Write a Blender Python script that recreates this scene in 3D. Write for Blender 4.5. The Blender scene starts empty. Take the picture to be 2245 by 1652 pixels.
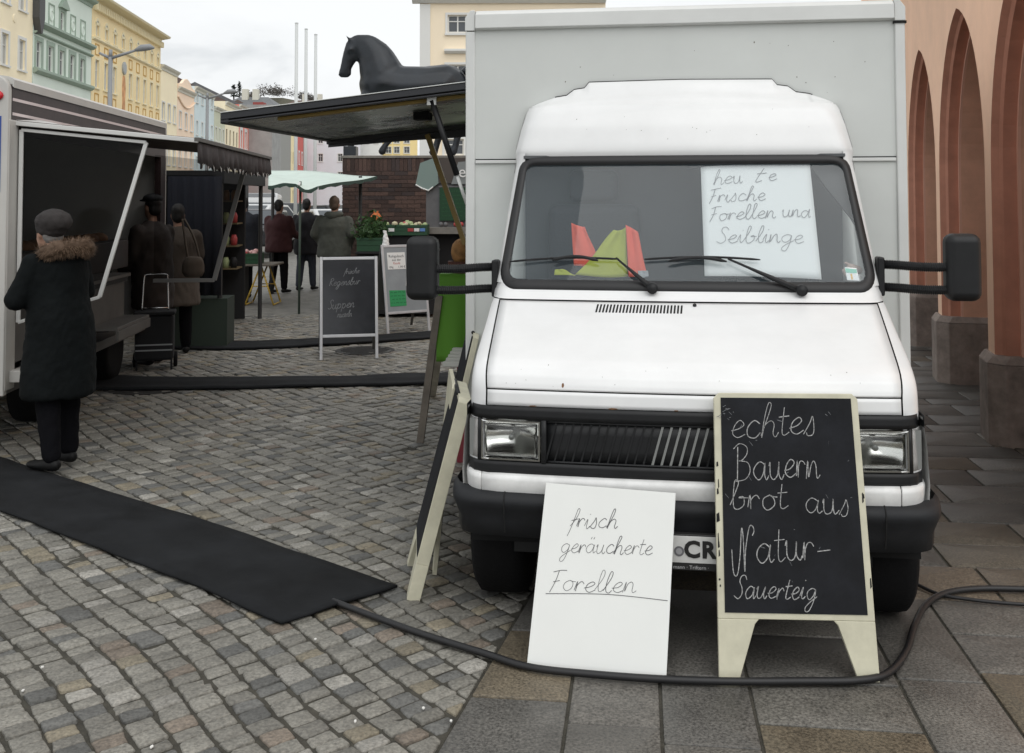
import bpy, bmesh, math, random
import numpy as np
from mathutils import Vector, Matrix, noise as mnoise

random.seed(7)
rng = np.random.default_rng(7)
scene = bpy.context.scene
COL = scene.collection
R = math.radians

# ------------------------------------------------------------------ camera
CAM_H = 1.75                      # eye height of the photographer
FPX, FW, FH = 2300.0, 2245.0, 1652.0   # focal length in units of a 2245-wide frame
PRX, PRY, HORY = 1122.5, 340.0, 436.0  # principal point (the photo is a crop), horizon
PITCH = math.atan((HORY - PRY) / FPX)
cam_d = bpy.data.cameras.new('camera')
cam_d.sensor_width = 36.0
cam_d.lens = 36.0 * FPX / FW
cam_d.shift_y = -(FH / 2 - PRY) / FW
cam_d.clip_start = 0.05
cam_d.clip_end = 5000
cam = bpy.data.objects.new('camera', cam_d)
cam.location = (0, 0, CAM_H)
cam.rotation_euler = (math.pi / 2 + PITCH, R(0.1), 0)
COL.objects.link(cam)
scene.camera = cam

# ------------------------------------------------------------------ sky, sun, exposure
SUN_EL, SUN_AZ = R(50), R(156)    # high veiled sun behind the photographer's right shoulder
world = bpy.data.worlds.new('World')
scene.world = world
world.use_nodes = True
nt = world.node_tree
nt.nodes.clear()
def wn(t, **k):
    n = nt.nodes.new(t)
    for a, b in k.items(): setattr(n, a, b)
    return n
sky = wn('ShaderNodeTexSky', sky_type='NISHITA', sun_disc=False, sun_elevation=SUN_EL, sun_rotation=SUN_AZ)
sky.air_density = 1.0; sky.dust_density = 2.0
tc = wn('ShaderNodeTexCoord')
mp = wn('ShaderNodeMapping'); mp.inputs['Scale'].default_value = (1.0, 1.0, 3.4)
n1 = wn('ShaderNodeTexNoise'); n1.inputs['Scale'].default_value = 3.1; n1.inputs['Detail'].default_value = 6; n1.inputs['Roughness'].default_value = 0.52
n1.inputs['Distortion'].default_value = 0.25
cr = wn('ShaderNodeValToRGB')
cr.color_ramp.elements[0].position = 0.33; cr.color_ramp.elements[0].color = (5.5, 5.75, 5.95, 1)
cr.color_ramp.elements[1].position = 0.52; cr.color_ramp.elements[1].color = (8.15, 8.28, 8.35, 1)
e = cr.color_ramp.elements.new(0.43); e.color = (7.7, 7.84, 7.92, 1)
mx = wn('ShaderNodeMix', data_type='RGBA'); mx.inputs['Factor'].default_value = 0.96
bg = wn('ShaderNodeBackground'); bg.inputs['Strength'].default_value = 0.1
wo = wn('ShaderNodeOutputWorld')
L = nt.links.new
L(tc.outputs['Generated'], mp.inputs['Vector']); L(mp.outputs['Vector'], n1.inputs['Vector'])
L(n1.outputs['Fac'], cr.inputs['Fac'])
L(sky.outputs['Color'], mx.inputs['A']); L(cr.outputs['Color'], mx.inputs['B'])
L(mx.outputs['Result'], bg.inputs['Color']); L(bg.outputs['Background'], wo.inputs['Surface'])

sun_d = bpy.data.lights.new('sun', 'SUN')
sun_d.energy = 0.95; sun_d.angle = R(60); sun_d.color = (1.0, 0.985, 0.965)
sun = bpy.data.objects.new('sun', sun_d)
_sd = Vector((math.sin(SUN_AZ) * math.cos(SUN_EL), math.cos(SUN_AZ) * math.cos(SUN_EL), math.sin(SUN_EL)))
sun.rotation_euler = _sd.to_track_quat('Z', 'Y').to_euler()
sun.location = _sd * 60
COL.objects.link(sun)
scene.view_settings.view_transform = 'Standard'
scene.view_settings.look = 'None'
scene.view_settings.exposure = 0.30
scene.view_settings.gamma = 1.0
scene.view_settings.use_curve_mapping = False
scene.cycles.max_bounces = 8
scene.cycles.transparent_max_bounces = 16
scene.cycles.use_denoising = True

# ------------------------------------------------------------------ surveying helpers (photo point -> place)
_fw = np.array([0, math.cos(PITCH), math.sin(PITCH)]); _up = np.array([0, -math.sin(PITCH), math.cos(PITCH)])
def _ray(x, y): return np.array([x - PRX, 0, 0]) + (PRY - y) * _up + FPX * _fw
def at(x, y, d):
    r = _ray(x, y); return np.array([0, 0, CAM_H]) + r * (d / r[1])
def gnd(x, y, z=0.0):
    r = _ray(x, y); return np.array([0, 0, CAM_H]) + r * ((z - CAM_H) / r[2])

# ------------------------------------------------------------------ materials
_mats = {}
def srgb(r, g, b):
    f = lambda c: (c / 255) / 12.92 if c / 255 <= 0.04045 else ((c / 255 + 0.055) / 1.055) ** 2.4
    return (f(r), f(g), f(b))
def mat(name, col=(0.5, 0.5, 0.5), rough=0.6, metal=0.0, nscale=0.0, namt=0.0, bscale=0.0, bamt=0.0, bdist=0.01,
        spec=0.5, col2=None, trans=0.0, emit=None, coat=0.0, stretch=None, rvar=0.0, attr=None, detail=5, n2=None):
    if name in _mats: return _mats[name]
    m = bpy.data.materials.new(name); m.use_nodes = True
    t = m.node_tree; p = t.nodes['Principled BSDF']
    p.inputs['Base Color'].default_value = (*col, 1); p.inputs['Roughness'].default_value = rough
    p.inputs['Metallic'].default_value = metal; p.inputs['Specular IOR Level'].default_value = spec
    if trans: p.inputs['Transmission Weight'].default_value = trans
    if coat: p.inputs['Coat Weight'].default_value = coat; p.inputs['Coat Roughness'].default_value = 0.06
    if emit: p.inputs['Emission Color'].default_value = (*emit[0], 1); p.inputs['Emission Strength'].default_value = emit[1]
    tcn = t.nodes.new('ShaderNodeTexCoord'); vec = tcn.outputs['Object']
    if stretch:
        mm = t.nodes.new('ShaderNodeMapping'); mm.inputs['Scale'].default_value = stretch
        t.links.new(vec, mm.inputs['Vector']); vec = mm.outputs['Vector']
    src = None
    if attr:
        an = t.nodes.new('ShaderNodeAttribute'); an.attribute_name = attr; src = an.outputs['Color']
    if nscale:
        nz = t.nodes.new('ShaderNodeTexNoise'); nz.inputs['Scale'].default_value = nscale; nz.inputs['Detail'].default_value = detail
        nz.inputs['Roughness'].default_value = 0.62
        t.links.new(vec, nz.inputs['Vector'])
        mr = t.nodes.new('ShaderNodeMapRange'); mr.inputs['From Min'].default_value = 0.3; mr.inputs['From Max'].default_value = 0.7
        t.links.new(nz.outputs['Fac'], mr.inputs['Value'])
        mxx = t.nodes.new('ShaderNodeMix'); mxx.data_type = 'RGBA'
        if col2 is not None and src is None:
            mxx.inputs['A'].default_value = (*col, 1); mxx.inputs['B'].default_value = (*col2, 1)
            t.links.new(mr.outputs['Result'], mxx.inputs['Factor'])
        else:
            mxx.blend_type = 'MULTIPLY'; mxx.inputs['Factor'].default_value = 1.0
            if src is not None: t.links.new(src, mxx.inputs['A'])
            else: mxx.inputs['A'].default_value = (*col, 1)
            m2 = t.nodes.new('ShaderNodeMapRange'); m2.inputs['To Min'].default_value = 1 - namt; m2.inputs['To Max'].default_value = 1 + namt
            t.links.new(mr.outputs['Result'], m2.inputs['Value'])
            t.links.new(m2.outputs['Result'], mxx.inputs['B'])
        src = mxx.outputs['Result']
        if rvar:
            m3 = t.nodes.new('ShaderNodeMapRange'); m3.inputs['To Min'].default_value = max(0, rough - rvar); m3.inputs['To Max'].default_value = min(1, rough + rvar)
            t.links.new(mr.outputs['Result'], m3.inputs['Value']); t.links.new(m3.outputs['Result'], p.inputs['Roughness'])
    if n2:
        z2 = t.nodes.new('ShaderNodeTexNoise'); z2.inputs['Scale'].default_value = n2[0]; z2.inputs['Detail'].default_value = 7; z2.inputs['Roughness'].default_value = 0.68
        gc = t.nodes.new('ShaderNodeNewGeometry'); t.links.new(gc.outputs['Position'], z2.inputs['Vector'])
        r2_ = t.nodes.new('ShaderNodeMapRange'); r2_.inputs['From Min'].default_value = 0.3; r2_.inputs['From Max'].default_value = 0.7; r2_.inputs['To Min'].default_value = 1 - n2[1]; r2_.inputs['To Max'].default_value = 1 + n2[1] * 0.6
        t.links.new(z2.outputs['Fac'], r2_.inputs['Value'])
        m4 = t.nodes.new('ShaderNodeMix'); m4.data_type = 'RGBA'; m4.blend_type = 'MULTIPLY'; m4.inputs['Factor'].default_value = 1.0
        if src is not None: t.links.new(src, m4.inputs['A'])
        else: m4.inputs['A'].default_value = (*col, 1)
        t.links.new(r2_.outputs['Result'], m4.inputs['B']); src = m4.outputs['Result']
    if src is not None: t.links.new(src, p.inputs['Base Color'])
    if bscale:
        bz = t.nodes.new('ShaderNodeTexNoise'); bz.inputs['Scale'].default_value = bscale; bz.inputs['Detail'].default_value = 6
        t.links.new(vec, bz.inputs['Vector'])
        bp = t.nodes.new('ShaderNodeBump'); bp.inputs['Strength'].default_value = bamt; bp.inputs['Distance'].default_value = bdist
        t.links.new(bz.outputs['Fac'], bp.inputs['Height']); t.links.new(bp.outputs['Normal'], p.inputs['Normal'])
    _mats[name] = m
    return m
def glassmat(name, tint=(0.8, 0.85, 0.85), haze=0.04, rough=0.02, ior=1.5, hazecol=(0.6, 0.65, 0.66)):
    if name in _mats: return _mats[name]
    m = bpy.data.materials.new(name); m.use_nodes = True
    t = m.node_tree; t.nodes.clear()
    o = t.nodes.new('ShaderNodeOutputMaterial'); tr = t.nodes.new('ShaderNodeBsdfTransparent'); tr.inputs['Color'].default_value = (*tint, 1)
    gl = t.nodes.new('ShaderNodeBsdfGlossy'); gl.inputs['Roughness'].default_value = rough
    df = t.nodes.new('ShaderNodeBsdfDiffuse'); df.inputs['Color'].default_value = (*hazecol, 1)
    fr = t.nodes.new('ShaderNodeFresnel'); fr.inputs['IOR'].default_value = ior
    a = t.nodes.new('ShaderNodeMixShader'); b = t.nodes.new('ShaderNodeMixShader'); b.inputs['Fac'].default_value = haze
    t.links.new(fr.outputs['Fac'], a.inputs['Fac']); t.links.new(tr.outputs['BSDF'], a.inputs[1]); t.links.new(gl.outputs['BSDF'], a.inputs[2])
    t.links.new(a.outputs['Shader'], b.inputs[1]); t.links.new(df.outputs['BSDF'], b.inputs[2]); t.links.new(b.outputs['Shader'], o.inputs['Surface'])
    _mats[name] = m
    return m

# ------------------------------------------------------------------ mesh helpers
class B:
    """collects vertices and faces of ONE mesh"""
    def __init__(s): s.v = []; s.f = []
    def add(s, vs, fs):
        o = len(s.v); s.v += [tuple(float(c) for c in p) for p in vs]; s.f += [tuple(i + o for i in f) for f in fs]; return s
    def quad(s, a, b, c, d): return s.add([a, b, c, d], [(0, 1, 2, 3)])
    def poly(s, pts): return s.add(pts, [tuple(range(len(pts)))])
    def box(s, x0, x1, y0, y1, z0, z1):
        return s.add([(x0,y0,z0),(x1,y0,z0),(x1,y1,z0),(x0,y1,z0),(x0,y0,z1),(x1,y0,z1),(x1,y1,z1),(x0,y1,z1)],
                     [(0,3,2,1),(4,5,6,7),(0,1,5,4),(1,2,6,5),(2,3,7,6),(3,0,4,7)])
    def obox(s, c, ax, ay, az):
        c, ax, ay, az = (np.array(q, float) for q in (c, ax, ay, az))
        vs = [c + i * ax + j * ay + k * az for k in (-1, 1) for i, j in ((-1,-1),(1,-1),(1,1),(-1,1))]
        return s.add(vs, [(0,3,2,1),(4,5,6,7),(0,1,5,4),(1,2,6,5),(2,3,7,6),(3,0,4,7)])
    def bar(s, a, b, w, h=None, up=(0, 0, 1)):
        a, b = np.array(a, float), np.array(b, float); h = h or w
        d = b - a; l = np.linalg.norm(d); d /= l; u = np.array(up, float)
        if abs(d @ u) > 0.95: u = np.array([0, 1.0, 0])
        x = np.cross(d, u); x /= np.linalg.norm(x); y = np.cross(x, d)
        return s.obox((a + b) / 2, x * w / 2, d * l / 2, y * h / 2)
    def tube(s, pts, r, n=8, closed=False, caps=True):
        pts = [np.array(p, float) for p in pts]; m = len(pts)
        rs = r if hasattr(r, '__len__') else [r] * m
        ref = np.array([0, 0, 1.0]); rings = []; prev = None
        for i, p in enumerate(pts):
            a = pts[(i - 1) % m] if (closed or i > 0) else p
            b = pts[(i + 1) % m] if (closed or i < m - 1) else p
            d = b - a; d = d / (np.linalg.norm(d) + 1e-12)
            if prev is None:
                x = np.cross(d, ref)
                if np.linalg.norm(x) < 0.05: x = np.cross(d, np.array([1.0, 0, 0]))
            else: x = prev - d * (prev @ d)
            x /= np.linalg.norm(x) + 1e-12; prev = x; y = np.cross(d, x)
            rings.append([p + rs[i] * (math.cos(2*math.pi*k/n) * x + math.sin(2*math.pi*k/n) * y) for k in range(n)])
        o = len(s.v); s.v += [tuple(q) for g in rings for q in g]
        for i in range(m if closed else m - 1):
            j = (i + 1) % m
            for k in range(n):
                k2 = (k + 1) % n; s.f.append((o+i*n+k, o+i*n+k2, o+j*n+k2, o+j*n+k))
        if caps and not closed:
            s.f.append(tuple(o + k for k in range(n))[::-1]); s.f.append(tuple(o + (m-1)*n + k for k in range(n)))
        return s
    def grid(s, rows):
        h, w = len(rows), len(rows[0]); o = len(s.v)
        s.v += [tuple(float(c) for c in p) for r in rows for p in r]
        s.f += [(o+i*w+j, o+i*w+j+1, o+(i+1)*w+j+1, o+(i+1)*w+j) for i in range(h-1) for j in range(w-1)]
        return s
    def prism(s, poly, fa, fb):
        """poly: 2-D points; fa/fb map a 2-D point to the two 3-D ends"""
        n = len(poly); vs = [fa(*p) for p in poly] + [fb(*p) for p in poly]
        return s.add(vs, [tuple(range(n))[::-1], tuple(range(n, 2*n))] + [(i, (i+1) % n, n+(i+1) % n, n+i) for i in range(n)])
    def lathe(s, prof, c=(0,0,0), n=16, axis='z'):
        rings = []
        for r, h in prof:
            g = []
            for k in range(n):
                a = 2*math.pi*k/n; x, y = r*math.cos(a), r*math.sin(a)
                q = {'z': (x, y, h), 'x': (h, x, y), 'y': (x, h, y)}[axis]
                g.append((c[0]+q[0], c[1]+q[1], c[2]+q[2]))
            rings.append(g)
        o = len(s.v); s.v += [q for g in rings for q in g]
        for i in range(len(rings)-1):
            for k in range(n):
                k2 = (k+1) % n; s.f.append((o+i*n+k, o+i*n+k2, o+(i+1)*n+k2, o+(i+1)*n+k))
        s.f.append(tuple(o+k for k in range(n))[::-1]); s.f.append(tuple(o+(len(rings)-1)*n+k for k in range(n)))
        return s
    def sphere(s, c, r, n=12, m=8, sc=(1,1,1)):
        rows = []
        for i in range(m+1):
            t = math.pi*i/m
            rows.append([(c[0]+r*sc[0]*math.sin(t)*math.cos(2*math.pi*k/n), c[1]+r*sc[1]*math.sin(t)*math.sin(2*math.pi*k/n), c[2]+r*sc[2]*math.cos(t)) for k in range(n+1)])
        return s.grid(rows)
    def mesh(s, name, m=None, smooth=False, recalc=True, weld=False):
        me = bpy.data.meshes.new(name); me.from_pydata(s.v, [], s.f)
        if recalc or weld:
            bm = bmesh.new(); bm.from_mesh(me)
            if weld: bmesh.ops.remove_doubles(bm, verts=bm.verts, dist=1e-5)
            if recalc: bmesh.ops.recalc_face_normals(bm, faces=bm.faces)
            bm.to_mesh(me); bm.free()
        if m is not None: me.materials.append(m)
        if smooth:
            me.polygons.foreach_set('use_smooth', [True] * len(me.polygons))
        me.update()
        return me
    def build(s, name, m, parent=None, smooth=False, bevel=0.0, seg=2, weld=False, auto=None, solid=0.0):
        o = link(name, s.mesh(name, m, smooth, weld=weld), parent)
        if solid:
            md = o.modifiers.new('solid', 'SOLIDIFY'); md.thickness = solid; md.offset = -1
        if bevel:
            md = o.modifiers.new('bevel', 'BEVEL'); md.width = bevel; md.segments = seg; md.limit_method = 'ANGLE'; md.angle_limit = R(35)
            o.data.polygons.foreach_set('use_smooth', [True] * len(o.data.polygons))
            md.harden_normals = True
        return o
def link(name, data, parent=None):
    o = bpy.data.objects.new(name, data); COL.objects.link(o)
    if parent is not None: o.parent = parent
    return o
def empty(name, loc=(0,0,0), rz=0.0, label=None, cat=None, group=None, parent=None):
    o = bpy.data.objects.new(name, None); COL.objects.link(o)
    o.location = loc; o.rotation_euler = (0, 0, rz); o.empty_display_size = 0.2
    if parent is not None: o.parent = parent
    tag(o, label, cat, group)
    return o
def tag(o, label=None, cat=None, group=None, kind=None):
    if label: o['label'] = label
    if cat: o['category'] = cat
    if group: o['group'] = group
    if kind: o['kind'] = kind
    return o
def copy_tree(o, parent=None):
    c = o.copy(); COL.objects.link(c); c.parent = parent
    for ch in o.children: copy_tree(ch, c)
    return c
def crom(pts, k=6, closed=False):
    """Catmull-Rom through points"""
    P = [np.array(p, float) for p in pts]; n = len(P); out = []
    if n < 3: return P
    for i in range(n if closed else n - 1):
        p0 = P[(i-1) % n] if (closed or i > 0) else P[0]; p1 = P[i]; p2 = P[(i+1) % n]
        p3 = P[(i+2) % n] if (closed or i < n-2) else P[-1]
        for j in range(k):
            t = j / k
            out.append(0.5*((2*p1)+(-p0+p2)*t+(2*p0-5*p1+4*p2-p3)*t*t+(-p0+3*p1-3*p2+p3)*t**3))
    if not closed: out.append(P[-1])
    return out
def evaluated(o, name, m):
    dg = bpy.context.evaluated_depsgraph_get()
    me = bpy.data.meshes.new_from_object(o.evaluated_get(dg)); me.name = name
    old = o.data; bpy.data.objects.remove(o); bpy.data.meshes.remove(old)
    me.materials.clear()
    if m is not None: me.materials.append(m)
    return me
_ico = None
def ico():
    global _ico
    if _ico is None:
        bm = bmesh.new(); bmesh.ops.create_icosphere(bm, subdivisions=2, radius=1); _ico = [np.array(v.co) for v in bm.verts]; bm.free()
    return _ico
class Blob:
    """fuses capsules, ellipsoids and lofts into one continuous skin"""
    def __init__(s): s.bm = bmesh.new()
    def hull(s, pts):
        vs = [s.bm.verts.new(tuple(p)) for p in pts]
        r = bmesh.ops.convex_hull(s.bm, input=vs)
        bad = list({g for g in r['geom_interior'] + r['geom_unused'] if isinstance(g, bmesh.types.BMVert) and g.is_valid})
        if bad: bmesh.ops.delete(s.bm, geom=bad, context='VERTS')
        return s
    def cap(s, a, ra, b, rb):
        f = lambda c, r: [np.array(c) + p * (np.array(r) if hasattr(r, '__len__') else r) for p in ico()]
        return s.hull(f(a, ra) + f(b, rb))
    def chain(s, pts):
        for (a, ra), (b, rb) in zip(pts, pts[1:]): s.cap(a, ra, b, rb)
        return s
    def ell(s, c, r): return s.hull([np.array(c) + p * np.array(r) for p in ico()])
    def loft(s, rings, n=24):
        """rings: (cx,cy,z,rx,ry)"""
        L_ = []
        for cx, cy, z, rx, ry in rings:
            L_.append([s.bm.verts.new((cx+rx*math.cos(2*math.pi*k/n), cy+ry*math.sin(2*math.pi*k/n), z)) for k in range(n)])
        for a, b in zip(L_, L_[1:]):
            for k in range(n): s.bm.faces.new((a[k], a[(k+1) % n], b[(k+1) % n], b[k]))
        s.bm.faces.new(L_[0][::-1]); s.bm.faces.new(L_[-1])
        return s
    def build(s, name, m, parent, voxel=0.015, smooth=4, wr=0.0, wscale=6.0, stretch=(1,1,1)):
        me = bpy.data.meshes.new(name); s.bm.to_mesh(me); s.bm.free()
        o = bpy.data.objects.new(name, me); COL.objects.link(o)
        md = o.modifiers.new('r', 'REMESH'); md.mode = 'VOXEL'; md.voxel_size = voxel
        if smooth:
            ms = o.modifiers.new('s', 'SMOOTH'); ms.factor = 0.5; ms.iterations = smooth
        me = evaluated(o, name, m)
        if wr:
            me.update(); n_ = len(me.vertices)
            co = np.empty(n_*3, np.float32); me.vertices.foreach_get('co', co); co = co.reshape(-1, 3).astype(float)
            no = np.empty(n_*3, np.float32); me.vertex_normals.foreach_get('vector', no); no = no.reshape(-1, 3)
            q = co * np.array(stretch) * wscale; g_ = np.random.default_rng(len(name) + n_); d = np.zeros(n_)
            for k in range(14):      # folds: a few warped waves
                dr = g_.normal(size=3); dr /= np.linalg.norm(dr); fr_ = 1.6 * 1.22**k; ph = g_.uniform(0, 6.28)
                d += np.sin(q @ dr * fr_ + ph + 1.5*np.sin(q @ np.roll(dr, 1) * fr_*.45)) / (1 + .28*k)
            co += no * (d * wr * .42)[:, None]
            me.vertices.foreach_set('co', co.astype(np.float32).ravel()); me.update()
        me.polygons.foreach_set('use_smooth', [True] * len(me.polygons))
        return link(name, me, parent)

# one-stroke handwriting: x-height 1, baseline 0
GLY = {
 'a': (1.12, [[(.85,.8),(.5,1),(.15,.7),(.12,.3),(.4,0),(.72,.3),(.86,.92),(.82,.3),(.95,0),(1.12,.2)]]),
 'b': (1.05, [[(0,.3),(.35,1.2),(.5,1.85),(.34,2),(.22,1.2),(.2,.2),(.5,0),(.85,.35),(.78,.85),(.55,.8),(1.05,.8)]]),
 'c': (.9, [[(.8,.8),(.5,1),(.15,.6),(.2,.15),(.55,0),(.9,.25)]]),
 'd': (1.15, [[(.8,.8),(.5,1),(.15,.7),(.12,.3),(.4,0),(.75,.4),(.95,1.2),(.9,.3),(1.0,0),(1.15,.2)]]),
 'e': (.85, [[(.02,.4),(.45,.52),(.72,.8),(.5,1),(.2,.7),(.15,.25),(.45,0),(.85,.22)]]),
 'f': (.62, [[(0,.2),(.4,1.1),(.55,1.85),(.38,2.0),(.25,1.2),(.12,0),(-.05,-.85)],[(0,.8),(.62,.95)]]),
 'g': (1.1, [[(.85,.85),(.5,1),(.15,.7),(.15,.3),(.4,.05),(.75,.35),(.85,.9),(.8,0),(.55,-.85),(.2,-.9),(.2,-.55),(.6,-.1),(1.1,.3)]]),
 'h': (1.05, [[(0,.1),(.35,1.2),(.5,1.9),(.33,2),(.2,1.2),(.1,0),(.25,.7),(.55,1),(.75,.75),(.74,.2),(.88,0),(1.05,.25)]]),
 'i': (.5, [[(0,.3),(.2,1),(.18,.25),(.32,0),(.5,.25)],[(.3,1.5),(.33,1.56)]]),
 'l': (.6, [[(0,.2),(.4,1.3),(.46,1.9),(.28,1.95),(.15,1),(.2,.2),(.4,0),(.6,.25)]]),
 'm': (1.4, [[(0,0),(.1,1),(.12,.1),(.3,.8),(.5,1),(.58,.7),(.58,.1),(.75,.8),(.95,1),(1.05,.7),(1.05,.2),(1.2,0),(1.4,.2)]]),
 'n': (.95, [[(0,0),(.1,1),(.12,.1),(.28,.75),(.5,1),(.65,.75),(.65,.2),(.78,0),(.95,.2)]]),
 'o': (.95, [[(.5,1),(.18,.75),(.12,.3),(.4,0),(.75,.3),(.75,.8),(.5,1),(.7,.9),(.95,.85)]]),
 'p': (1.0, [[(0,.8),(.15,1),(.1,-.8)],[(.12,.5),(.4,1),(.75,.75),(.7,.2),(.4,0),(.15,.2)]]),
 'r': (.72, [[(0,.15),(.12,1.0),(.13,.05),(.16,.55),(.32,.92),(.52,.95),(.66,.75)]]),
 's': (.72, [[(0,.1),(.35,.75),(.45,1.1),(.6,.5),(.5,.05),(.25,0),(.15,.15)]]),
 't': (.62, [[(.3,1.65),(.18,.3),(.32,0),(.62,.2)],[(0,1.05),(.6,1.12)]]),
 'u': (1.02, [[(0,.75),(.1,1),(.1,.3),(.3,0),(.58,.25),(.7,1),(.68,.3),(.85,0),(1.02,.25)]]),
 'B': (1.2, [[(.25,1.85),(.2,0)],[(-.05,1.75),(.3,2.05),(.8,1.9),(.85,1.5),(.5,1.15),(.3,1.05),(.85,.95),(1.05,.5),(.7,.05),(.05,-.05)]]),
 'F': (.85, [[(.42,1.9),(.3,.9),(.05,-.15)],[(0,1.75),(.5,1.9),(1.0,1.95)],[(.12,.85),(.62,.98)]]),
 'N': (1.35, [[(0,.7),(.05,-.5),(.25,-.6),(.45,.3),(.55,1.75),(.62,1.2),(.75,-.5),(.8,.6),(1.0,1.75),(1.2,1.85),(1.3,1.6),(1.2,1.35)]]),
 'R': (1.2, [[(.2,0),(.3,1.9)],[(.1,1.7),(.6,2.0),(.9,1.6),(.5,1.1),(.3,1.0),(.8,.3),(1.2,.1)]]),
 'S': (1.0, [[(.95,1.6),(.75,1.95),(.42,1.85),(.38,1.45),(.68,.95),(.78,.4),(.45,0),(.05,.25)]]),
 '-': (.9, [[(.1,.55),(.85,.6)]]), '.': (.3, [[(.1,0),(.13,.05)]]), ' ': (.7, []),
}
def handwriting(words, width, lift, to3d, jit=0.03, name='lettering', m=None, parent=None, seed=1):
    """words: (text, x, y, xheight, slant, rise, xstretch) in board metres"""
    rr = random.Random(seed)
    for text, x0, y0, xh, sl, rise, xs in words:
        cx = 0.0; b = B()
        for ch in text:
            base = {'\u00e4': 'a', '\u00fc': 'u'}.get(ch, ch)
            adv, strokes = GLY[base]; strokes = list(strokes)
            if ch in '\u00e4\u00fc': strokes += [[(.35,1.5),(.42,1.75)], [(.65,1.5),(.72,1.75)]]
            dy = rr.uniform(-.06, .06)
            for st in strokes:
                pts = crom([(px + rr.uniform(-jit, jit), py + rr.uniform(-jit, jit)) for px, py in st], 5)
                q = [(x0 + (cx + p[0] + sl * p[1]) * xh * xs, y0 + (p[1] + dy) * xh + rise * (cx + p[0]) * xh * xs) for p in pts]
                w = width * rr.uniform(.8, 1.15)
                L1, L2 = [], []
                for i in range(len(q)):
                    a, c = q[max(0, i-1)], q[min(len(q)-1, i+1)]
                    d = math.hypot(c[0]-a[0], c[1]-a[1]) + 1e-9; nx, ny = -(c[1]-a[1])/d*w/2, (c[0]-a[0])/d*w/2
                    L1.append(to3d(q[i][0]+nx, q[i][1]+ny, lift)); L2.append(to3d(q[i][0]-nx, q[i][1]-ny, lift))
                b.grid([L1, L2])
            cx += adv
        b.build('word', m, parent)
def printed(text, size, to3d, m, parent, name='lettering', lift=0.0015, align='CENTER', bold=0.0):
    cu = bpy.data.curves.new('t', 'FONT'); cu.body = text; cu.size = size; cu.align_x = align; cu.align_y = 'CENTER'; cu.offset = bold; cu.resolution_u = 3
    o = bpy.data.objects.new('t', cu); COL.objects.link(o)
    dg = bpy.context.evaluated_depsgraph_get()
    me = bpy.data.meshes.new_from_object(o.evaluated_get(dg)); bpy.data.objects.remove(o)
    for v in me.vertices: v.co = Vector([float(c) for c in to3d(v.co.x, v.co.y, lift)])
    me.materials.clear(); me.materials.append(m)
    return link(name, me, parent)

# ================================================================== GROUND
M_joint = mat('joint_dirt', (0.052, 0.048, 0.037), 0.95, nscale=14, namt=0.4, bscale=80, bamt=0.6)
M_far = mat('far_cobble_surface', srgb(112, 110, 104), 0.7, nscale=5, namt=0.35, bscale=9, bamt=0.8, bdist=0.03)
M_cob = mat('cobble_granite', rough=0.62, n2=(7, .22), nscale=80, namt=0.42, bscale=48, bamt=0.9, bdist=0.007, attr='Col', rvar=0.12)
M_slab = mat('slab_granite', n2=(3.5, .34), rough=0.55, nscale=95, namt=0.62, bscale=120, bamt=0.25, bdist=0.003, attr='Col', rvar=0.1, detail=3)
M_rubber = mat('black_rubber', (0.0125, 0.0135, 0.015), 0.85, spec=.2, n2=(2.2, .6), nscale=3, namt=0.3, bscale=180, bamt=0.3, bdist=0.003, rvar=0.1)
M_cable = mat('cable_rubber', (0.012, 0.012, 0.013), 0.5)
M_iron = mat('cast_iron', (0.03, 0.028, 0.026), 0.6, metal=0.3, nscale=20, namt=0.4, bscale=60, bamt=0.5)

g = B(); g.box(-600, 600, -60, 1500, -1.0, -0.040)
GROUND = g.build('ground', M_joint); tag(GROUND, kind='structure')
# far part of the square, beyond where single stones can be told apart
g = B(); g.quad((-300, 15.9, -0.006), (60, 15.9, -0.006), (160, 700, -0.006), (-400, 700, -0.006))
tag(g.build('square', M_far), kind='structure')

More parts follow.
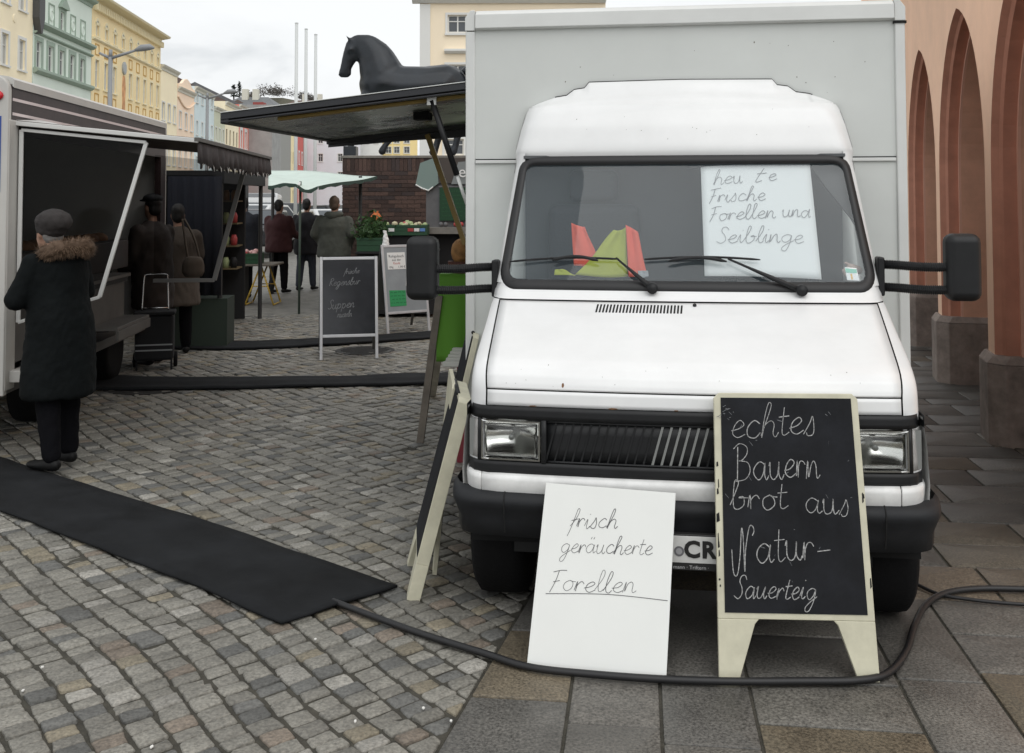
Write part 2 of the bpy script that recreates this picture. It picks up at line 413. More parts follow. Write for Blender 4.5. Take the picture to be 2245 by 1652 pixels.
BX0, BY0 = -0.244, 3.4                       # border between cobbles and slabs
def border_x(y): return BX0 + (y - BY0) * 0.2443
def clip(poly, inside, cut):
    out = []
    for i, p in enumerate(poly):
        q = poly[(i+1) % len(poly)]
        a, b_ = inside(p), inside(q)
        if a >= 0: out.append(p)
        if a * b_ < 0:
            t = a / (a - b_); out.append((p[0]+(q[0]-p[0])*t, p[1]+(q[1]-p[1])*t))
    return out
def area(p): return 0.5*sum(p[i][0]*p[(i+1) % len(p)][1]-p[(i+1) % len(p)][0]*p[i][1] for i in range(len(p)))
def stone(poly, z, round_, top, rr, chaikin=True, depth=0.03, dome=0.004):
    """closed irregular stone from a ground outline"""
    pts = [np.array(p) for p in poly]
    if chaikin:
        q = []
        for i in range(len(pts)):
            a, b_ = pts[i], pts[(i+1) % len(pts)]
            q += [a*.93+b_*.07, (a+b_)/2, a*.07+b_*.93]
        pts = q
    c = sum(pts)/len(pts); n = len(pts)
    tx, ty = (rr.gauss(0, .02), rr.gauss(0, .02)) if chaikin else (rr.gauss(0, .001), rr.gauss(0, .001))
    zz = lambda p: z + tx*(p[0]-c[0]) + ty*(p[1]-c[1])
    v = []
    jit = [1 + rr.uniform(-.045, .035) for _ in pts] if chaikin else [1]*n
    for s_, dz in ((1.0, -depth), (1.0, -round_), (1 - top*.45, -round_*.3), (1 - top, 0)):
        for p, j in zip(pts, jit):
            q = c + (p-c)*s_*(j if s_ < .999 or True else 1); v.append((q[0], q[1], zz(q)+dz + (rr.uniform(-.0015, .0015) if chaikin and dz > -depth else 0)))
    v.append((c[0], c[1], z+dome))
    f = []
    for k in range(3):
        for i in range(n):
            i2 = (i+1) % n; f.append((k*n+i, k*n+i2, (k+1)*n+i2, (k+1)*n+i))
    for i in range(n): f.append((3*n+i, 3*n+(i+1) % n, 4*n))
    return v, f
def colored(name, parts, cols, m, parent):
    V, Fc, C = [], [], []
    for (v, f), c in zip(parts, cols):
        o = len(V); V += v; Fc += [tuple(i+o for i in q) for q in f]; C += [(*c, 1.0)] * len(v)
    me = bpy.data.meshes.new(name); me.from_pydata(V, [], Fc)
    a = me.color_attributes.new('Col', 'FLOAT_COLOR', 'POINT'); a.data.foreach_set('color', np.array(C, dtype=np.float32).ravel())
    me.polygons.foreach_set('use_smooth', [True]*len(Fc)); me.materials.append(m); me.update()
    return link(name, me, parent)
def cob_col(rr):
    k = rr.random(); b_ = rr.uniform(.78, 1.15)
    if k < .66: c = (.185, .181, .166)
    elif k < .79: c = (.112, .114, .112)
    elif k < .87: c = (.198, .178, .138)
    elif k < .91: c = (.176, .150, .126)
    else: c = (.26, .255, .24)
    return tuple(x*b_*q_ for x, q_ in zip(c, (1.17, 1.14, 1.08)))
rr = random.Random(11)
CD = np.array([math.sin(R(140)), math.cos(R(140))]); TD = np.array([math.sin(R(50)), math.cos(R(50))])
stones = []
k0, k1 = -115, 165
def warp(s, t):
    return s, t + .045*math.sin(s*1.1+.4) + .02*math.sin(s*3.1+t) - .012*max(0, (s+2))**2*0
for k in range(k0, k1):
    t0, t1 = k*.116, (k+1)*.116
    s_ = -24 + rr.uniform(0, .1)
    while s_ < 4.5:
        ln = rr.uniform(.064, .098); a0, a1 = s_, s_+ln; s_ += ln
        w0 = warp((a0+a1)/2, (t0+t1)/2); c = CD*w0[0]+TD*w0[1]
        x, y = c
        if y < 3.15 or y > 16 or x < -.5*y-2.4 or x > border_x(y)+.12: continue
        j = .0075
        pl = []
        for (sa, ta) in ((a0+j*.6, t0+j), (a0+j*.6, t1-j), (a1-j*.6, t1-j), (a1-j*.6, t0+j)):
            ws, wt = warp(sa + rr.uniform(-.005, .005), ta + rr.uniform(-.006, .006)); p = CD*ws+TD*wt; pl.append((p[0], p[1]))
        pl = clip(pl, lambda p: border_x(p[1]) - .008 - p[0], None)
        if len(pl) < 3 or abs(area(pl)) < .0012: continue
        if area(pl) < 0: pl = pl[::-1]
        stones.append((y, x, pl))
stones.sort(key=lambda q: q[0])
PAVE = empty('cobblestone_square', (0, 0, 0)); tag(PAVE, kind='structure')
b = B(); b.quad((-14, 2.4, -.0105), (9, 2.4, -.0105), (9, 16.2, -.0105), (-14, 16.2, -.0105)); b.build('joint_bed', M_joint, PAVE)
near, rest, rc = 0, [], []
for y, x, pl in stones:
    far = y > 8.5
    pc = stone(pl, rr.gauss(-.002, .003), .005, .13, rr, dome=rr.uniform(-.001, .0025))
    c = cob_col(rr)
    infr = y > 3.4 and x > -.488*y - .02
    if near < 300 and infr:
        colored('cobblestone', [pc], [c], M_cob, PAVE); near += 1
    else: rest.append(pc); rc.append(c)
tag(colored('cobblestones', rest, rc, M_cob, PAVE), kind='stuff')

# stone slabs under the van and along the arcade
SA = R(6.9); SO = np.array([.68, 3.93]); SU = np.array([math.cos(SA), -math.sin(SA)]); SV = np.array([math.sin(SA), math.cos(SA)])
SLABS = empty('slab_pavement', (0, 0, 0)); tag(SLABS, kind='structure')
def slab_col(rr):
    k = rr.random(); b_ = rr.uniform(.75, 1.2)
    c = (.125, .118, .105) if k < .5 else (.100, .095, .085) if k < .75 else (.134, .114, .086) if k < .9 else (.118, .104, .086)
    return tuple(x*b_ for x in c)
def slab(u0, u1, v0, v1, col=None):
    j = .006
    pl = [tuple(SO + SU*u + SV*v) for u, v in ((u0+j, v0+j), (u1-j, v0+j), (u1-j, v1-j), (u0+j, v1-j))]
    pl = clip(pl, lambda p: p[0] - border_x(p[1]) - .006, None)
    if len(pl) < 3 or abs(area(pl)) < .004: return
    if area(pl) < 0: pl = pl[::-1]
    q = []
    for i in range(len(pl)):       # clipped arrises
        a, b_ = np.array(pl[i]), np.array(pl[(i+1) % len(pl)]); l = np.linalg.norm(b_-a); e_ = min(.006, l*.3)
        q += [a+(b_-a)*e_/l, b_-(b_-a)*e_/l]
    c = sum(q)/len(q); m_ = min(np.linalg.norm(p-c) for p in q)
    colored('paving_slab', [stone(q, rr.gauss(-.002, .0012), .004, .006/max(m_, .05), rr, chaikin=False, dome=0)], [col or slab_col(rr)], M_slab, SLABS)
BR, GY, DK = (.150, .124, .086), (.138, .129, .114), (.106, .101, .091)
cols_ = [(-1.2, -.457, [-1.3, -.72, -.25, .33, .86], [GY, DK, BR, DK]), (-.457, -.14, [-1.3, -.95, -.40, .02, .86], [GY, (.128, .12, .106), GY, DK]),
         (-.14, .178, [-1.3, -.5, .0, .86], [GY, DK, DK]), (.178, .72, [-1.3, -.33, .0, .4, .86], [BR, (.128, .121, .106), DK, GY]),
         (.72, 1.03, [-1.3, -.45, .06, .86], [BR, GY, DK]), (1.03, 1.48, [-1.3, .15, .5, .86], [BR, GY, GY]),
         (1.48, 1.9, [-1.3, .0, .86], [GY, GY]), (1.9, 2.4, [-1.3, -.2, .3, .86], [GY, BR, GY])]
for u0, u1, vs, cs in cols_:
    for a, b_, c in zip(vs, vs[1:], cs): k_ = rr.uniform(.9, 1.08); slab(u0, u1, a, b_, tuple(x*k_ for x in c))
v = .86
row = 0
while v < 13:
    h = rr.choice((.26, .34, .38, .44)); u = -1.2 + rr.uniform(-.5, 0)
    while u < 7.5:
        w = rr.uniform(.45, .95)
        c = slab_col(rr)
        k_ = rr.uniform(.72, .86); c = tuple(x*k_ for x in c)  # shade by the arcade is put into the colour of these rear rows
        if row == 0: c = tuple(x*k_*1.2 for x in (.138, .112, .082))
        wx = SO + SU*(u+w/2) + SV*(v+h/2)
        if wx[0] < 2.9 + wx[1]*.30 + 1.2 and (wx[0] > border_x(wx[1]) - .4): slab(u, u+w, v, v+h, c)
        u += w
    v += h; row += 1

# rubber runners laid over the cables
def runner(name, label, near_px, far_px, seed, thick=.012, wav=.004):
    r2 = random.Random(seed)
    A_ = crom([gnd(*p) for p in near_px], 10); B_ = crom([gnd(*p) for p in far_px], 10)
    n = 60
    def samp(P, t):
        q = t*(len(P)-1); i = min(int(q), len(P)-2); return P[i]+(P[i+1]-P[i])*(q-i)
    rows = []
    for i in range(n+1):
        a, b_ = samp(A_, i/n), samp(B_, i/n); row_ = []
        for j in range(9):
            p = a+(b_-a)*(j/8)
            e_ = mnoise.noise(Vector((p[0]*2.2, p[1]*2.2, seed)))
            if j in (0, 8): p = p + np.array([0, 1, 0])*(.02*mnoise.noise(Vector((p[0]*4, seed, 1))))
            row_.append((p[0], p[1], .010 + thick + wav*e_ + .008*math.exp(-((j-4)/1.2)**2)))
        rows.append(row_)
    b2 = B(); b2.grid(rows)
    o = b2.build(name, M_rubber, None, smooth=True, solid=thick)
    return tag(o, label, 'mat', 'rubber runners laid across the square')
runner('rubber_mat', 'wide black rubber runner ending beside the leaning boards', [(-420, 965), (-200, 1046), (0, 1124), (218, 1208), (421, 1287), (615, 1374)],
       [(-420, 890), (-200, 948), (0, 1007), (198, 1072), (441, 1146), (694, 1233), (870, 1292)], 3)
runner('rubber_mat', 'narrow black rubber strip crossing the cobbles nearer than the framed blackboard sign', [(200, 856), (420, 856), (700, 850), (1000, 845)],
       [(200, 828), (420, 832), (700, 830), (1000, 822)], 5, .02, .012)
runner('rubber_mat', 'farthest narrow black rubber strip passing behind the framed blackboard sign', [(300, 764), (500, 768), (700, 760), (980, 742)],
       [(300, 748), (500, 752), (700, 746), (980, 728)], 8, .02, .012)
def cable(name, label, pts, r):
    P = crom([(*p[:2], r + .004) for p in pts], 8)
    b2 = B(); b2.tube(P, r, 10); return tag(b2.build(name, M_cable, None, smooth=True), label, 'cable')
cable('power_cable', 'thick black cable snaking in front of the van across the slabs',
      [gnd(x, y) for x, y in ((728, 1327), (770, 1343), (820, 1362), (930, 1402), (1060, 1443), (1160, 1474), (1300, 1490), (1450, 1501), (1600, 1506), (1750, 1506), (1880, 1504), (1945, 1488), (1985, 1440), (2003, 1385), (2028, 1338), (2070, 1312), (2140, 1302), (2245, 1303), (2400, 1310))], .0135)
cable('power_cable', 'thinner black cable lying on the slabs beside the right front wheel',
      [gnd(x, y) for x, y in ((2010, 1290), (2060, 1312), (2120, 1322), (2180, 1329), (2245, 1334), (2400, 1345))], .008)
def manhole(label, x, y, rad):
    p = gnd(x, y); t = empty('manhole_cover', (p[0], p[1], 0), 0, label, 'manhole cover', 'iron covers in the cobbles')
    b2 = B(); b2.lathe([(rad, -.02), (rad, .004), (rad-.03, .006), (rad-.035, .002), (.0, .002)], n=40); b2.build('frame', M_iron, t)
    for i in range(-3, 4):
        w = math.sqrt(max(0, (rad-.06)**2-(i*rad/4.2)**2)); b2 = B(); b2.box(-w, w, i*rad/4.2-.015, i*rad/4.2+.015, .0, .007); b2.build('rib', M_iron, t)
manhole('dark round iron cover in the cobbles beside the trailer', 330, 846, .42)
manhole('dark round iron cover under the framed blackboard sign', 800, 768, .34)

M_scrap = mat('white_scrap', (.75, .74, .70), .8); r8 = random.Random(77)
for x, y in ((690, 1404), (777, 1585), (987, 1584), (926, 1556), (49, 1516), (91, 1464), (330, 1640)):
    p = gnd(x, y); b = B(); w_ = r8.uniform(.004, .007); b.prism([(p[0]+w_*math.cos(6.283*k/5)*r8.uniform(.6, 1.1), p[1]+1.6*w_*math.sin(6.283*k/5)*r8.uniform(.6, 1.1)) for k in range(5)], lambda x_, y_: (x_, y_, .004), lambda x_, y_: (x_, y_, .0075))
    tag(b.build('paper_scrap', M_scrap), 'tiny white paper scrap lying between the cobbles', 'litter', 'paper scraps on the cobbles')

# ================================================================== THE WHITE SALES VAN
VA = R(8.0); VO = np.array([.685, 4.094, 0.0])
VU = np.array([math.cos(VA), -math.sin(VA), 0]); VV = np.array([math.sin(VA), math.cos(VA), 0])
def van_uv(x, y, v):                 # photo point on the van's cross plane v -> (u, z)
    r = _ray(x, y); c = np.array([0, 0, CAM_H]); t = ((VO-c) @ VV + v)/(r @ VV); q = c + r*t - VO
    return q @ VU, q[2]
M_white = mat('van_white_paint', (.80, .805, .80), .3, n2=(3.0, .05), nscale=2.2, namt=.025, coat=.25, bscale=2.5, bamt=.02, bdist=.02)
M_box = mat('box_grey_white_panel', (.64, .66, .635), .45, n2=(1.3, .05), nscale=1.5, namt=.03, bscale=30, bamt=.02)
M_boxtrim = mat('box_aluminium_trim', (.68, .69, .67), .42, nscale=3, namt=.05)
M_blk = mat('black_plastic', (.009, .0095, .0105), .5, spec=.4, nscale=8, namt=.3, bscale=90, bamt=.15, bdist=.002)
M_bump = mat('bumper_plastic', (.013, .014, .016), .6, spec=.35, nscale=7, namt=.35, bscale=140, bamt=.25, bdist=.002, rvar=.12)
M_seal = mat('rubber_seal', (.012, .012, .013), .5)
M_gap = mat('panel_gap', (.008, .008, .008), .9)
M_chrome = mat('chrome', (.82, .82, .80), .12, metal=1.0)
M_refl = mat('lamp_reflector', (.85, .85, .82), .16, metal=1.0)
M_greym = mat('grey_metal_bar', (.33, .34, .33), .4, metal=.6)
M_glass = glassmat('windscreen_glass', (.88, .91, .92), .085, .015, 1.5, (.34, .44, .49))
M_lens = mat('lamp_lens', (.95, .96, .95), .08, trans=1.0, stretch=(1, .02, .02), bscale=60, bamt=.5, bdist=.004)
M_ind = mat('indicator_lens', (.62, .60, .58), .18, trans=.55, stretch=(.02, .02, 1), bscale=120, bamt=.5, bdist=.003)
M_tyre = mat('tyre_rubber', (.0065, .0065, .007), .85, spec=.2, bscale=60, bamt=.3)
M_rim = mat('steel_rim', (.25, .25, .25), .5, metal=.5)
M_int = mat('cab_interior_trim', (.10, .105, .11), .8)
M_seat = mat('seat_cloth', (.035, .037, .042), .9, bscale=70, bamt=.3)
M_paper = mat('white_card', (.84, .85, .835), .7, nscale=1.5, namt=.02)
M_ink = mat('grey_marker_ink', (.27, .27, .28), .7)
M_orange = mat('orange_vest_fabric', (.80, .11, .06), .75, bscale=40, bamt=.25)
M_yellowf = mat('yellow_vest_fabric', (.42, .46, .05), .75, bscale=40, bamt=.25)
M_dirtw = mat('white_paint_lower', (.74, .74, .725), .38, n2=(9, .14), nscale=5, namt=.10, coat=.15)

VAN = empty('sales_van', VO, -VA, 'white box van used as a market stall, seen from the front', 'van')
PROF = np.array([  # z, front v, half width, corner radius
 (.50, .06, .90, .11), (.57, .055, .90, .11), (.65, .05, .90, .10), (.91, .06, .893, .10), (.975, .068, .893, .10), (1.00, .076, .893, .10), (1.03, .092, .893, .11),
 (1.06, .128, .893, .12), (1.085, .18, .894, .12), (1.12, .28, .896, .12), (1.19, .48, .90, .12), (1.25, .66, .905, .11), (1.275, .735, .906, .11),
 (1.305, .785, .907, .10), (1.325, .805, .905, .10), (1.96, 1.175, .848, .09), (1.985, 1.165, .855, .09), (2.02, 1.172, .85, .10), (2.12, 1.205, .83, .11), (2.2, 1.25, .812, .12), (2.235, 1.285, .80, .12)])
def prof(z): return [float(np.interp(z, PROF[:, 0], PROF[:, i])) for i in (1, 2, 3)]
def S(u, z, off=0.0):
    """point of the cab skin at lateral u, height z; off pushes it outwards"""
    vf, hw, r = prof(z)
    c = .045
    a = min(abs(u), hw - 1e-4)
    v = vf + c*(a/hw)**2
    if a > hw - r: v += r - math.sqrt(max(0, r*r-(a-hw+r)**2))
    return (u, v - off, z)
def zs(a, b, n): return list(np.linspace(a, b, n))
def patch(u0, u1, z0, z1, nu, nz, off=0.0, tilt=None):
    """u0/u1: functions of z or numbers"""
    f = lambda q, z: q(z) if callable(q) else q
    return [[S(f(u0, z)+(f(u1, z)-f(u0, z))*i/nu, z, off) for i in range(nu+1)] for z in zs(z0, z1, nz+1)]
hood_u = lambda z: float(np.interp(z, (.91, .975, 1.08, 1.275), (.812, .812, .825, .862)))
# hood with its gap
gap = .0035
b = B(); b.grid(patch(lambda z: -hood_u(z)+gap, lambda z: hood_u(z)-gap, .980, 1.272, 40, 46))
hood = b.build('hood', M_white, VAN, smooth=True, solid=.012)
b = B(); b.grid(patch(lambda z: -hood_u(z)+gap, lambda z: hood_u(z)-gap, .914, .974, 40, 4)); b.build('front_panel', M_white, VAN, smooth=True, solid=.012)
b = B(); b.grid(patch(lambda z: -hood_u(z)-.02, lambda z: hood_u(z)+.02, .90, 1.285, 30, 40, -.016)); b.build('engine_bay_edge', M_gap, VAN, smooth=True)
# fenders and cab sides
for sg, lab in ((-1, 'fender'), (1, 'fender')):
    rows = []
    for z in zs(.50, 1.275, 44):
        vf, hw, r = prof(z); us = [hood_u(max(z, .914))+gap + (hw - r*.0 - hood_u(max(z, .914))-gap)*t for t in np.linspace(0, 1, 12)**.8]
        row_ = [S(u, z) for u in us]
        vl = row_[-1][1]
        row_ += [(hw+.004*math.sin(3.1*k/6), vl+(1.44-vl)*k/6, z) for k in range(1, 7)]
        if z < .914:   # below the hood line the front of the cab is the grille unit
            row_ = [(p[0], max(p[1], vf + .05), p[2]) for p in row_]
        rows.append([(sg*p[0], p[1], p[2]) for p in row_])
    b = B(); b.grid(rows); b.build('fender', M_white, VAN, smooth=True)
# cowl panel between hood and windscreen
b = B(); rows = []
for z in zs(1.278, 1.36, 8):
    vf, hw, r = prof(z); r0 = [S(-hw+2*hw*i/48, z) for i in range(49)]
    l = r0[0][1]; rows.append([(-hw-.002, l+(1.44-l)*k/4, z) for k in (4, 3, 2, 1)] + r0 + [(hw+.002, l+(1.44-l)*k/4, z) for k in (1, 2, 3, 4)])
b.grid(rows); b.build('cowl', M_white, VAN, smooth=True)
# windscreen pillars
ws_o = lambda z: float(np.interp(z, (1.325, 1.96), (.882, .826)))      # outer edge of the seal
for sg in (-1, 1):
    rows = []
    for z in zs(1.345, 1.985, 14):
        vf, hw, r = prof(z); a = ws_o(z)-.035; r0 = [S(a+(hw-a)*t, z) for t in np.linspace(0, 1, 8)]
        l = r0[-1][1]; r0 += [(hw+.002, l+.05, z), (hw+.003, l+.1, z)]
        rows.append([(sg*p[0], p[1], p[2]) for p in r0])
    b = B(); b.grid(rows); b.build('windscreen_pillar', M_white, VAN, smooth=True)
    # side window glass behind the pillar, and the strip that meets the box
    b = B(); q = []
    for z in (1.36, 1.62, 1.9):
        vf, hw, r = prof(z); l = S(hw, z)[1]; q.append([(sg*(hw-.006), l+.08, z), (sg*(hw-.006), 1.43, z)])
    b.grid(q); b.build('side_window', M_glass, VAN)
    b = B(); rows = []
    for z in zs(1.88, 2.2, 6):
        vf, hw, r = prof(z); l = S(hw, z)[1]; rows.append([(sg*(hw+.002), l, z), (sg*(hw+.003), (l+1.44)/2, z), (sg*(hw+.003), 1.44, z)])
    b.grid(rows); b.build('roof_side', M_white, VAN, smooth=True)
# windscreen: glass and seal
def ws_outline(inset, n=12, rad=.085, z0=1.318, z1=1.966):
    P = []
    bz, tz = z0+inset, z1-inset
    cor = [(-1, bz, 1), (1, bz, 1), (1, tz, -1), (-1, tz, -1)]
    r = max(.02, rad-inset)
    for sg, z, dz in cor:
        cu = lambda zz: ws_o(zz)-inset
        cz = z+dz*r; cx = sg*(cu(z+dz*r*.3)-r)
        a0 = {(-1, 1): 180, (1, 1): 270, (1, -1): 0, (-1, -1): 90}[(sg, dz)]
        for k in range(n+1):
            a = R(a0+90*k/n); P.append((cx+r*math.cos(a), cz+r*math.sin(a)))
    out = []
    for i in range(len(P)):            # long edges follow the curved skin
        p, q = P[i], P[(i+1) % len(P)]; out.append(p)
        d = math.hypot(q[0]-p[0], q[1]-p[1]); m_ = int(d/.06)
        for k in range(1, m_+1): out.append((p[0]+(q[0]-p[0])*k/(m_+1), p[1]+(q[1]-p[1])*k/(m_+1)))
    return out
o0, o1, o2, o3 = (ws_outline(k) for k in (0, .012, .038, .048))
b = B(); n_ = len(o0)
def ring3(P, off): return [S(p[0], min(p[1], 1.968), off) for p in P]
# same number of points in each ring is not guaranteed: resample
def resample(P, n=220):
    P = [np.array(p) for p in P]+[np.array(P[0])]; d = [0]
    for a, c in zip(P, P[1:]): d.append(d[-1]+np.linalg.norm(c-a))
    return [tuple(np.array([np.interp(t, d, [p[i] for p in P]) for i in (0, 1)])) for t in np.linspace(0, d[-1], n, endpoint=False)]
rg = [ring3(resample(o0), .0), ring3(resample(o1), .012), ring3(resample(o2), .012), ring3(resample(o3), -.012)]
b.grid([r+[r[0]] for r in rg]); seal = b.build('windscreen_seal', M_seal, VAN, smooth=True)
gl = resample(ws_outline(.044))
b = B(); vs_ = [S(p[0], p[1], -.006) for p in gl]; cz = sum(p[1] for p in gl)/len(gl)
rings = [vs_]
for s_ in (.8, .6, .4, .2): rings.append([S(p[0]*s_, cz+(p[1]-cz)*s_, -.006) for p in gl])
b.grid([r+[r[0]] for r in rings]); b.poly(rings[-1]); b.build('windscreen', M_glass, VAN, smooth=True, weld=True)
# high roof fairing
b = B(); b.grid([[S(-prof(z)[1]+2*prof(z)[1]*i/60, z) for i in range(61)] for z in zs(1.962, 2.235, 16)])
b.build('roof_fairing', M_white, VAN, smooth=True)
def zcrest(u): return 2.235 + .047*(1-(u/.80)**2)
def ztop(u):
    a = abs(u)
    return float(np.interp(a, (0, .475, .50, .555, .595, .66, .74, .80), (2.372, 2.366, 2.336, 2.328, 2.298, 2.288, 2.262, 2.236)))
us = sorted(set(list(np.linspace(-.8, .8, 81)) + [s_*x for s_ in (-1, 1) for x in (.475, .5, .555, .595, .66)]))
rows = []
for k in range(0, 13):
    t = k/12
    rw = []
    for u in us:
        base = S(u, 2.235); zc, zt = zcrest(u), ztop(u)
        v = base[1] + (1.45-base[1])*t
        smooth_top = float(np.interp(abs(u), (0, .5, .8), (2.345, 2.325, 2.236)))
        zz = 2.235 + (zc-2.235)*min(1, t*5)**.6 if t < .2 else zc + (((zt if t > .55 else smooth_top + (zt-smooth_top)*max(0, (t-.35)/.2)) - zc)*min(1, (t-.2)/.5))
        rw.append((u, v, min(zz, zt) if t > .6 else min(zz, max(zt, zc))))
    rows.append(rw)
b = B(); b.grid(rows); b.build('roof_top', M_white, VAN, smooth=True)
b = B(); b.tube([(u, 1.443, ztop(u)+.003) for u in us if abs(u) < .68], .006, 6); b.build('roof_seal', M_seal, VAN, smooth=True)
# cowl louvres
for i in range(26):
    u = -.395 + .38*i/25
    def P(uu, zz, o): return S(uu, zz, o)
    b = B(); k = .0042
    b.add([P(u-k-.002, 1.236, .0015), P(u+k-.002, 1.236, .0015), P(u+k+.003, 1.264, .0015), P(u-k+.003, 1.264, .0015)], [(0, 1, 2, 3)])
    b.build('louvre', M_gap, hood, solid=.001)
b = B(); p = S(.045, 1.262); b.sphere((p[0], p[1]-.004, p[2]+.004), .009, 8, 6); b.build('washer_nozzle', M_blk, hood, smooth=True)

# ---- grille unit, lamps, bumper
def fpatch(u0, u1, z0, z1, off, nu=24, nz=3): return patch(u0, u1, z0, z1, nu, nz, off)
def band(name, u0, u1, z0, z1, off, m, par, nu=24, th=.02):
    b = B(); b.grid(fpatch(u0, u1, z0, z1, off, nu)); return b.build(name, m, par, smooth=True, solid=th)
HW = .8925
GR = empty('grille_unit', parent=VAN)
band('upper_band', -HW, HW, .862, .912, .012, M_blk, GR, 60)
band('lower_band', -HW, HW, .648, .694, .010, M_blk, GR, 60)
band('grille_panel', -.565, .565, .694, .862, -.022, M_blk, GR)
for sg in (-1, 1):
    a, c = sorted((sg*.565, sg*.585)); band('post', a, c, .694, .862, .012, M_blk, GR, 2)
    a, c = sorted((sg*.836, sg*.848)); band('post', a, c, .694, .862, .010, M_blk, GR, 2)
for i in range(32):
    u = -.545 + 1.09*i/31
    bright = -.145 < u < .075
    b = B(); p0, p1 = S(u-.022, .700, -.004), S(u+.022, .858, -.004)
    b.bar(p0, p1, .007 if not bright else .009, .014, up=(0, -1, 0)); b.build('slat', M_greym if bright and i % 1 == 0 else M_blk, GR)
for z in (.70, .857):
    b = B(); b.tube([S(-.56+1.12*i/20, z, .004) for i in range(21)], .005, 6); b.build('rail', M_blk, GR, smooth=True)
for sg in (-1, 1):
    H_ = empty('headlight', parent=VAN)
    u0, u1 = (.59, .832)
    q = lambda u, z, off: S(sg*u, z, off)
    # bezel
    prof_ = [(u0, .70), (u1, .70), (u1, .856), (u0, .856)]
    b = B(); P = []
    for i in range(4):
        p, r_ = prof_[i], prof_[(i+1) % 4]
        for k in range(8): P.append((p[0]+(r_[0]-p[0])*k/8, p[1]+(r_[1]-p[1])*k/8))
    cu, cz = (u0+u1)/2, .778
    def rr_(s_, off): return [q(cu+(p[0]-cu)*s_, cz+(p[1]-cz)*(1-(1-s_)*1.5), off) for p in P]
    ringz = [rr_(1, -.005), rr_(1, .012), rr_(.95, .012), rr_(.93, -.002)]
    b.grid([r_+[r_[0]] for r_ in ringz]); b.build('bezel', M_chrome, H_, smooth=False)
    b = B(); rows = []
    for j in range(9):
        z = .712 + .132*j/8; rows.append([q(u0+.012+(u1-u0-.024)*i/16, z, .002+.006*math.sin(math.pi*i/16)*math.sin(math.pi*j/8)) for i in range(17)])
    b.grid(rows); b.build('lens', M_lens, H_, smooth=True, solid=.004)
    b = B(); rows = []
    for j in range(13):
        t = -1+2*j/12; rw = []
        for i in range(17):
            s_ = -1+2*i/16; d = .085*max(0, 1-.55*s_*s_-.55*t*t)
            p = q(cu+s_*(u1-u0-.016)/2, cz+t*.072, -.012); rw.append((p[0], p[1]+d, p[2]))
        rows.append(rw)
    b.grid(rows); b.build('reflector', M_refl, H_, smooth=True)
    b = B(); p = q(cu, cz+.004, -.055); b.lathe([(.001, -.03), (.012, -.028), (.012, .02)], p, 10, 'y'); b.build('bulb', M_greym, H_)
    I_ = empty('indicator', parent=VAN)
    b = B(); rows = []
    for z in zs(.702, .856, 5):
        rw = [S(sg*(.85+(HW-.85)*t), z, .006) for t in np.linspace(0, 1, 8)]; l = rw[-1]
        rw += [(sg*(HW+.004), l[1]+.03*k, z) for k in (1, 2, 3, 4)]
        rows.append(rw)
    b.grid(rows); b.build('lens', M_ind, I_, smooth=True, solid=.006)
    b = B(); b.box(*sorted((sg*.852, sg*.885)), .12, .2, .705, .853); b.build('lamp_backing', M_greym, I_)
    b = B(); rows = []
    for z in (.648, .694): rows.append([(sg*(HW+.003), .16+.03*k, z) for k in range(6)])
    b.grid(rows); b.build('lower_trim', M_blk, I_)
    b = B(); rows = []
    for z in (.862, .912): rows.append([(sg*(HW+.004), .12+.03*k, z) for k in range(7)])
    b.grid(rows); b.build('upper_trim', M_blk, I_)
# white apron below the grille
AP = empty('apron', parent=VAN)
def aprow(u): return u
for u0, u1, nm in ((-.826, .792, 'centre_panel'), (-.905, -.831, 'corner_panel'), (.797, .905, 'corner_panel')):
    rows = []
    for z, off in ((.560, .020), (.575, .030), (.625, .034), (.640, .028), (.652, .004)):
        rows.append([S(u0+(u1-u0)*i/24, z, off) for i in range(25)])
    b = B(); b.grid(rows); b.build(nm, M_dirtw, AP, smooth=True, solid=.015)
for sg in (-1, 1):
    b = B(); rows = []
    for z, o in ((.545, .0), (.56, .016), (.64, .02), (.80, .012), (.9, .0)):
        rows.append([(sg*(.895+o*1.2), .14+.1*k, z) for k in range(5)])
    b.grid(rows); b.build('wheel_arch_lip', M_dirtw, AP, smooth=True)
# bumper
def bump(u, z, off=0):
    hw, r, c = .962, .12, .05
    a = min(abs(u), hw-1e-4); v = .0 + c*(a/hw)**2
    if a > hw-r: v += r-math.sqrt(max(0, r*r-(a-hw+r)**2))
    return (u, v-off, z)
rows = []
for z, off in ((.385, -.09), (.40, -.035), (.46, -.02), (.515, -.004), (.535, .010), (.556, .006), (.572, -.008), (.580, -.03), (.582, -.08)):
    hw = .962; rw = [bump(-hw+2*hw*i/70, z, off) for i in range(71)]
    ins = -off if off < 0 else 0
    rw = [(p[0]*(1-(.02 if z < .5 else 0)), p[1], p[2]) for p in rw]
    l, r_ = rw[0], rw[-1]
    rw = [(l[0], .62, z), (l[0], .4, z)] + rw + [(r_[0], .4, z), (r_[0], .62, z)]
    rows.append(rw)
b = B(); b.grid(rows); BUMP = b.build('bumper', M_bump, VAN, smooth=True)
for u in (-.73, .73):
    b = B(); b.tube([bump(u, z, o+.001) for z, o in ((.42, -.02), (.50, .004), (.535, .010), (.556, .006), (.572, -.008), (.580, -.03))], .003, 5); b.build('seam', M_gap, BUMP)
b = B(); b.box(-.5, .5, .0, .02, .585, .60); 
